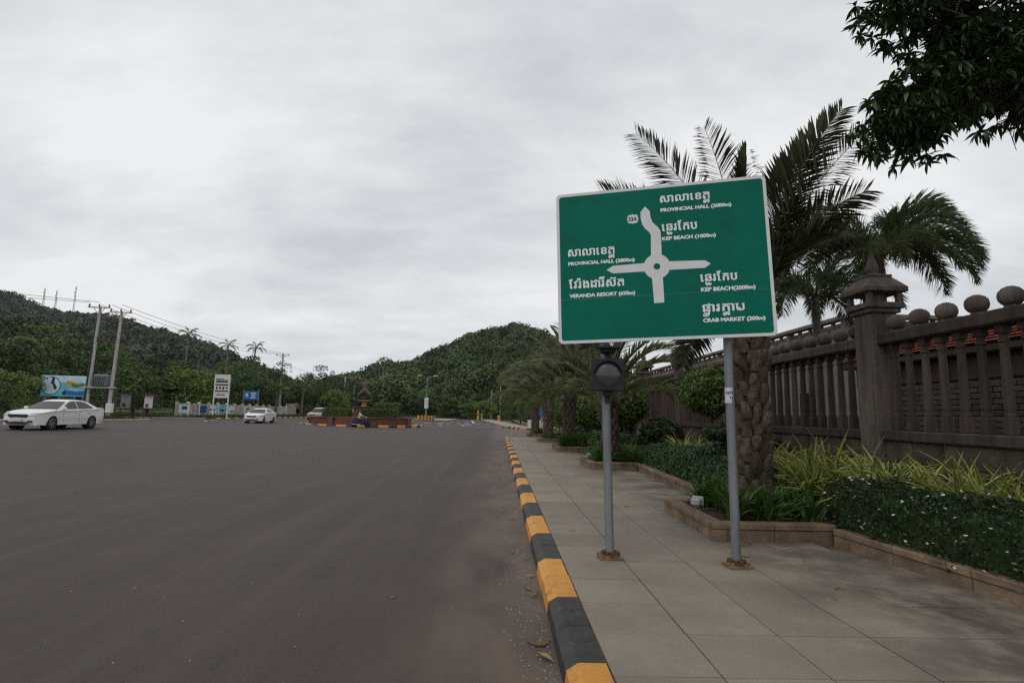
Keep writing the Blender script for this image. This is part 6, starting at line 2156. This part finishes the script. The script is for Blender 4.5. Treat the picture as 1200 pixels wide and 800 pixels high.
def tree(label, x, y, h, w_, kind='round', m='tree_a', name='tree', group=None, ground=None):
    z = (zr(x, y) if ground is None else ground) + 0.05
    t = thing(name, label, 'tree' if kind != 'bush' else 'bush', (x, y, z), random.uniform(0, 6), group)
    me, rz_ = CR[kind, m, random.randrange(2)]
    rr_ = w_ / 2
    ch = min(h * (0.88 if kind != 'bush' else 0.96), 2 * rr_ * rz_ * 1.35)
    o = place('crown', me, t, (0, 0, h - ch / 2), scale=(rr_, rr_, ch / 2 / rz_))
    tag(o, kind='stuff')
    b = MB()
    top_ = h - ch * 0.35
    b.tube([(0, 0, -0.3), (0.05 * h * .3, 0, top_ * 0.5), (0, 0.02 * h, top_)], [0.035 * h, 0.025 * h, 0.012 * h], n=7)
    for k in range(5):
        a = k * 1.3
        z0_ = top_ * random.uniform(0.45, 0.8)
        b.tube([(0, 0, z0_), (rr_ * .35 * cos(a), rr_ * .35 * sin(a), z0_ + ch * 0.18), (rr_ * .65 * cos(a), rr_ * .65 * sin(a), z0_ + ch * 0.32)], [0.014 * h, 0.009 * h, 0.004 * h], n=5)
    b.build('trunk', M['bark'], t)
    return t


TG = 'trees along the left roadside'
for lab, x, y, h, w_, kind, m in (
        ('huge spreading dark tree at the left edge of the picture', -72, 75, 11.5, 16, 'wide', 'tree_b'),
        ('tall dark tree rising behind the spreading one at the left edge', -84, 95, 15.8, 17, 'round', 'tree_b'),
        ('flat topped rain tree with layered olive branches above the billboard', -70.6, 90, 13.6, 17, 'wide', 'tree_d'),
        ('layered olive tree just left of the transformer poles', -62, 84, 10.5, 13, 'wide', 'tree_a'),
        ('bright green bush above the bonnet of the white sedan', -51.6, 60, 4.6, 7.5, 'bush', 'tree_c'),
        ('low green bush at the far left edge behind the white sedan', -46, 50, 3.4, 5.5, 'bush', 'tree_a'),
        ('dark tree directly behind the billboard', -58, 78, 8.5, 10, 'round', 'tree_b'),
        ('dark green tree behind the transformer poles', -57.1, 84, 9.3, 10, 'round', 'tree_a'),
        ('rounded bushy tree between the dead trunk and the side road', -47, 73, 6.0, 7.5, 'bush', 'tree_a'),
        ('large round dark tree behind the side road opening', -54.6, 88, 8.6, 10, 'round', 'tree_b'),
        ('tree with a dark dense crown behind the left end of the wall', -54.9, 96, 9.2, 10.5, 'round', 'tree_a'),
        ('bright yellow green tree behind the blue mural on the wall', -49.3, 90, 7.4, 9.6, 'bush', 'tree_c'),
        ('mid green tree behind the sign tower', -55.6, 110, 10.2, 9, 'round', 'tree_a'),
        ('olive green tree between the sign tower and the blue sign', -51.5, 112, 10.0, 9, 'round', 'tree_d'),
        ('big domed dark tree just left of the distant power pole', -44.6, 104, 11.0, 10.5, 'round', 'tree_a'),
        ('lower dark tree in front of the domed tree, behind the blue sign', -44, 99, 7.3, 8.5, 'bush', 'tree_b'),
        ('dark bushy tree right of the distant power pole', -45.2, 118, 7.9, 8.5, 'bush', 'tree_b'),
        ('tree with a loose leafy top behind the beige car', -42.4, 122, 8.9, 7, 'round', 'tree_a'),
        ('tall open crowned tree standing above the beige car', -41.4, 126, 11.4, 6.5, 'open', 'tree_b'),
        ('thin sparse tree with sky showing through, left of the pale pole', -39.2, 130, 10.6, 5.0, 'open', 'tree_a'),
        ('bushy green tree behind the left box hedge', -36.5, 126, 7.2, 7.0, 'bush', 'tree_a'),
        ('shorter green bush just left of the statue', -34.5, 118, 5.4, 6.0, 'bush', 'tree_c')):
    tree(lab, x, y, h, w_, kind, m, group=TG)
FG = 'trees at the foot of the central hill'
for lab, x, y, h, w_, kind, m in (
        ('broad dark tree behind the statue', -38.4, 150, 9.0, 11, 'round', 'tree_b'),
        ('tall dark tree at the hill foot above the right box hedge', -42.4, 190, 12, 14, 'round', 'tree_b'),
        ('rounded tree at the hill foot between the statue and the farther street lamp', -33.5, 178, 9.2, 12, 'round', 'tree_a'),
        ('leafy tree behind the farther street lamp', -31, 200, 11, 12, 'round', 'tree_b'),
        ('green tree behind the nearer street lamp', -22.7, 170, 7.4, 10, 'round', 'tree_a'),
        ('dense rounded tree just right of the nearer street lamp', -18.9, 180, 8.8, 11, 'round', 'tree_b'),
        ('bushy light green tree at the end of the road, left of its middle', -13.2, 166, 7.0, 9.5, 'bush', 'tree_d'),
        ('round dark tree at the middle of the road end', -9.4, 172, 8.4, 10, 'round', 'tree_a'),
        ('low bush in front of the round tree at the road end', -8.0, 156, 4.6, 7, 'bush', 'tree_a'),
        ('low bright bush beside the tall yellow bollard', -4.0, 154, 5.0, 7, 'bush', 'tree_c'),
        ('tree behind the two thin poles at the road end', -2.5, 168, 9.0, 9, 'round', 'tree_b'),
        ('taller tree right of the thin poles', 2.5, 160, 9.4, 9.5, 'round', 'tree_a'),
        ('small green tree behind the far pavement on the right', 2.9, 118, 5.6, 5.8, 'bush', 'tree_a'),
        ('bush by the far pavement left of the white booth', 3.6, 92, 4.0, 4.8, 'bush', 'tree_a'),
        ('light green leaning tree behind the white booth', 5.4, 90, 5.4, 5.6, 'round', 'tree_c'),
        ('dark bush against the white booth', 4.4, 74, 3.2, 3.8, 'bush', 'tree_b'),
        ('dark tree between the white booth and the red roof', 8.3, 78, 5.2, 6.0, 'round', 'tree_a'),
        ('dark tree behind the red roof', 11.5, 76, 6.2, 7, 'round', 'tree_b'),
        ('tree at the right of the red roof behind the palms', 13.0, 66, 5.4, 6.0, 'round', 'tree_a'),
        ('green shrub in front of the red roof house', 6.2, 57, 2.2, 3.2, 'bush', 'tree_a')):
    tree(lab, x, y, h, w_, kind, m, group=FG)

CFM = [frond_mesh('frond', M['palm_far'], L=3.4, elev=e, droop=d_, nl=22, ll=0.8, w0=0.05) for e, d_ in ((1.2, 1.4), (0.8, 1.7), (0.3, 1.5), (-0.1, 1.0))]
for lab, x, y, h, lean in (('tall coconut palm behind the painted wall, leftmost of the three', -61.9, 110, 15.6, 0.3), ('coconut palm in front of the ridge, middle of the three', -61.1, 125, 15.2, 0.0), ('leaning coconut palm against the sky, rightmost of the three', -58.3, 130, 15.4, 1.2)):
    t = thing('coconut_palm', lab, 'palm tree', (x, y, 0), 0, 'coconut palms on the left skyline')
    MB().tube([(0, 0, -0.2), (lean * 0.3, 0, h * 0.5), (lean, 0, h)], [0.28, 0.2, 0.15], n=8).build('trunk', M['smoothbark'], t, smooth=True)
    for k in range(15):
        a = k * 2.399
        place('frond', CFM[min(3, k // 4)], t, (lean, 0, h), a, scale=random.uniform(0.58, 0.78))
for lab, x, y, h in (('low coconut palm with arching pale fronds right of the blue sign', -40.8, 103, 4.2), ('young coconut palm behind the gate pillars', -41.0, 117, 5.5)):
    t = thing('coconut_palm', lab, 'palm tree', (x, y, 0), 0, 'low coconut palms on the left roadside')
    MB().tube([(0, 0, -0.2), (0.1, 0, h)], [0.28, 0.16], n=8).build('trunk', M['smoothbark'], t, smooth=True)
    for k in range(13):
        place('frond', CFM[k // 4], t, (0.1, 0, h), k * 2.399, scale=random.uniform(0.9, 1.2))

# rough grass on the left verge
gr = np.random.default_rng(8)
ng = 9000
x = -36.6 - gr.exponential(3.2, ng)
y = gr.uniform(36, 125, ng)
keep = ((y < 58) | (y > 71))
x, y = x[keep], y[keep]
P = np.stack([x, y, np.array([zr(a, b_) + 0.12 + (0.25 if b_ < 58.4 else 0.2) * ss(-38, -44, a) for a, b_ in zip(x, y)]) + gr.uniform(0.02, 0.25, len(x))], 1)
V, F = leaf_cards(P, gr.normal(size=(len(P), 3)) * np.array([1, 1, 0.3]), 0.42, 0.28, 0.4, gr)
tag(place('verge_grass', mesh_np('verge_grass', V, F, M['verge'])), kind='stuff')

# ------------------------------------------------------------------ litter
dl = []
for k in range(3):
    b = MB()
    n = 6
    vs, fs = [], []
    for i in range(n + 1):
        t_ = i / n
        wv = 0.026 * sin(pi * min(1, t_ * 0.95 + 0.05)) + 0.001
        zc = 0.012 + 0.02 * (k - 0.5) * sin(pi * t_)
        yc = 0.03 * sin(pi * t_) * (k - 1)
        vs += [(0.17 * t_ - 0.085, yc + wv, zc + 0.012), (0.17 * t_ - 0.085, yc, zc), (0.17 * t_ - 0.085, yc - wv, zc + 0.010)]
        if i:
            o = (i - 1) * 3
            fs += [[o, o + 1, o + 4, o + 3], [o + 1, o + 2, o + 5, o + 4]]
    dl.append(b.add(vs, fs).mesh('fallen_leaf', M['deadleaf'], smooth='all', recalc=False))
LV = [(0.33, 4.25, -0.14, 0.2, 1.3, 'dry curled leaf in the gutter beside the nearest black kerb stones, upper of two'), (0.35, 4.0, -0.14, 2.2, 1.15, 'dry leaf in the gutter beside the nearest black kerb stones, lower of two'),
      (0.38, 5.3, -0.14, 1.0, 0.8, None), (0.30, 5.5, -0.14, 2.0, 0.7, None), (0.36, 5.9, -0.14, 0.4, 0.8, None), (0.35, 6.6, -0.14, 2.8, 0.8, None), (0.2, 6.9, -0.14, 0.9, 0.6, None), (0.25, 9.0, -0.14, 0.6, 0.9, None), (0.1, 9.6, -0.14, 0.2, 0.8, None), (0.3, 12.2, -0.14, 0.2, 0.8, None),
      (-0.9, 5.2, -0.14, 0.7, 0.5, 'small dry leaf lying alone out on the asphalt near the kerb'),
      (3.0, 6.85, 0.0, -0.1, 1.0, 'yellow curled leaf on the slabs in front of the nearest planter'), (2.75, 6.3, 0.0, 2.9, 0.7, 'pale dry leaf on the slabs right of the right sign post'), (3.35, 6.2, 0.0, 1.2, 0.6, 'pale scrap of leaf on the slabs below the planter corner'),
      (1.0, 7.5, 0.0, 0.1, 0.6, 'small brown leaf on the slabs left of the left sign post'), (2.2, 9.6, 0.0, 0.1, 0.7, 'brown leaf on the slabs left of the nearest planter'), (3.1, 5.2, 0.0, 0.5, 0.6, None), (2.9, 4.9, 0, 1.4, 0.5, None)]
for i, (x, y, z, a, s_, lab) in enumerate(LV):
    o = place('fallen_leaf', dl[i % 3], None, (x, y, z + (0.003 if z < 0 else 0.002)), a, scale=s_ * 0.8)
    if lab:
        tag(o, lab, 'leaf')
    elif z < 0:
        tag(o, 'small dry brown leaf caught in the gutter along the painted kerb', 'leaf', 'leaves in the gutter')
    else:
        tag(o, 'small dry brown leaf on the stained slabs at the lower right', 'leaf', 'leaves on the stained slabs')

b = MB()
for k in range(700):
    y = 2.6 + random.expovariate(0.16)
    x = 0.42 - abs(random.gauss(0, 0.16)) if k % 12 else random.uniform(-4, 0.4)
    r_ = random.uniform(0.003, 0.009)
    a = random.uniform(0, 6)
    b.add([(x + r_ * cos(a), y + r_ * sin(a), -0.139), (x + r_ * cos(a + 2.2), y + r_ * sin(a + 2.2), -0.139), (x + r_ * cos(a + 4.1), y + r_ * sin(a + 4.1), -0.139), (x, y, -0.139 + r_)], [[0, 1, 3], [1, 2, 3], [2, 0, 3]])
tag(b.build('gutter_grit', M['concrete']), kind='stuff')

# ------------------------------------------------------------------ air
hz = MB().box((0, 500, 134), (3400, 1900, 272))
air = bpy.data.materials.new('air')
air.use_nodes = True
at_ = air.node_tree
at_.nodes.clear()
ao = at_.nodes.new('ShaderNodeOutputMaterial')
av = at_.nodes.new('ShaderNodeVolumePrincipled')
av.inputs['Color'].default_value = (0.9, 0.93, 0.97, 1)
av.inputs['Density'].default_value = 0.00007
at_.links.new(av.outputs[0], ao.inputs['Volume'])
tag(hz.build('haze', air), kind='stuff')
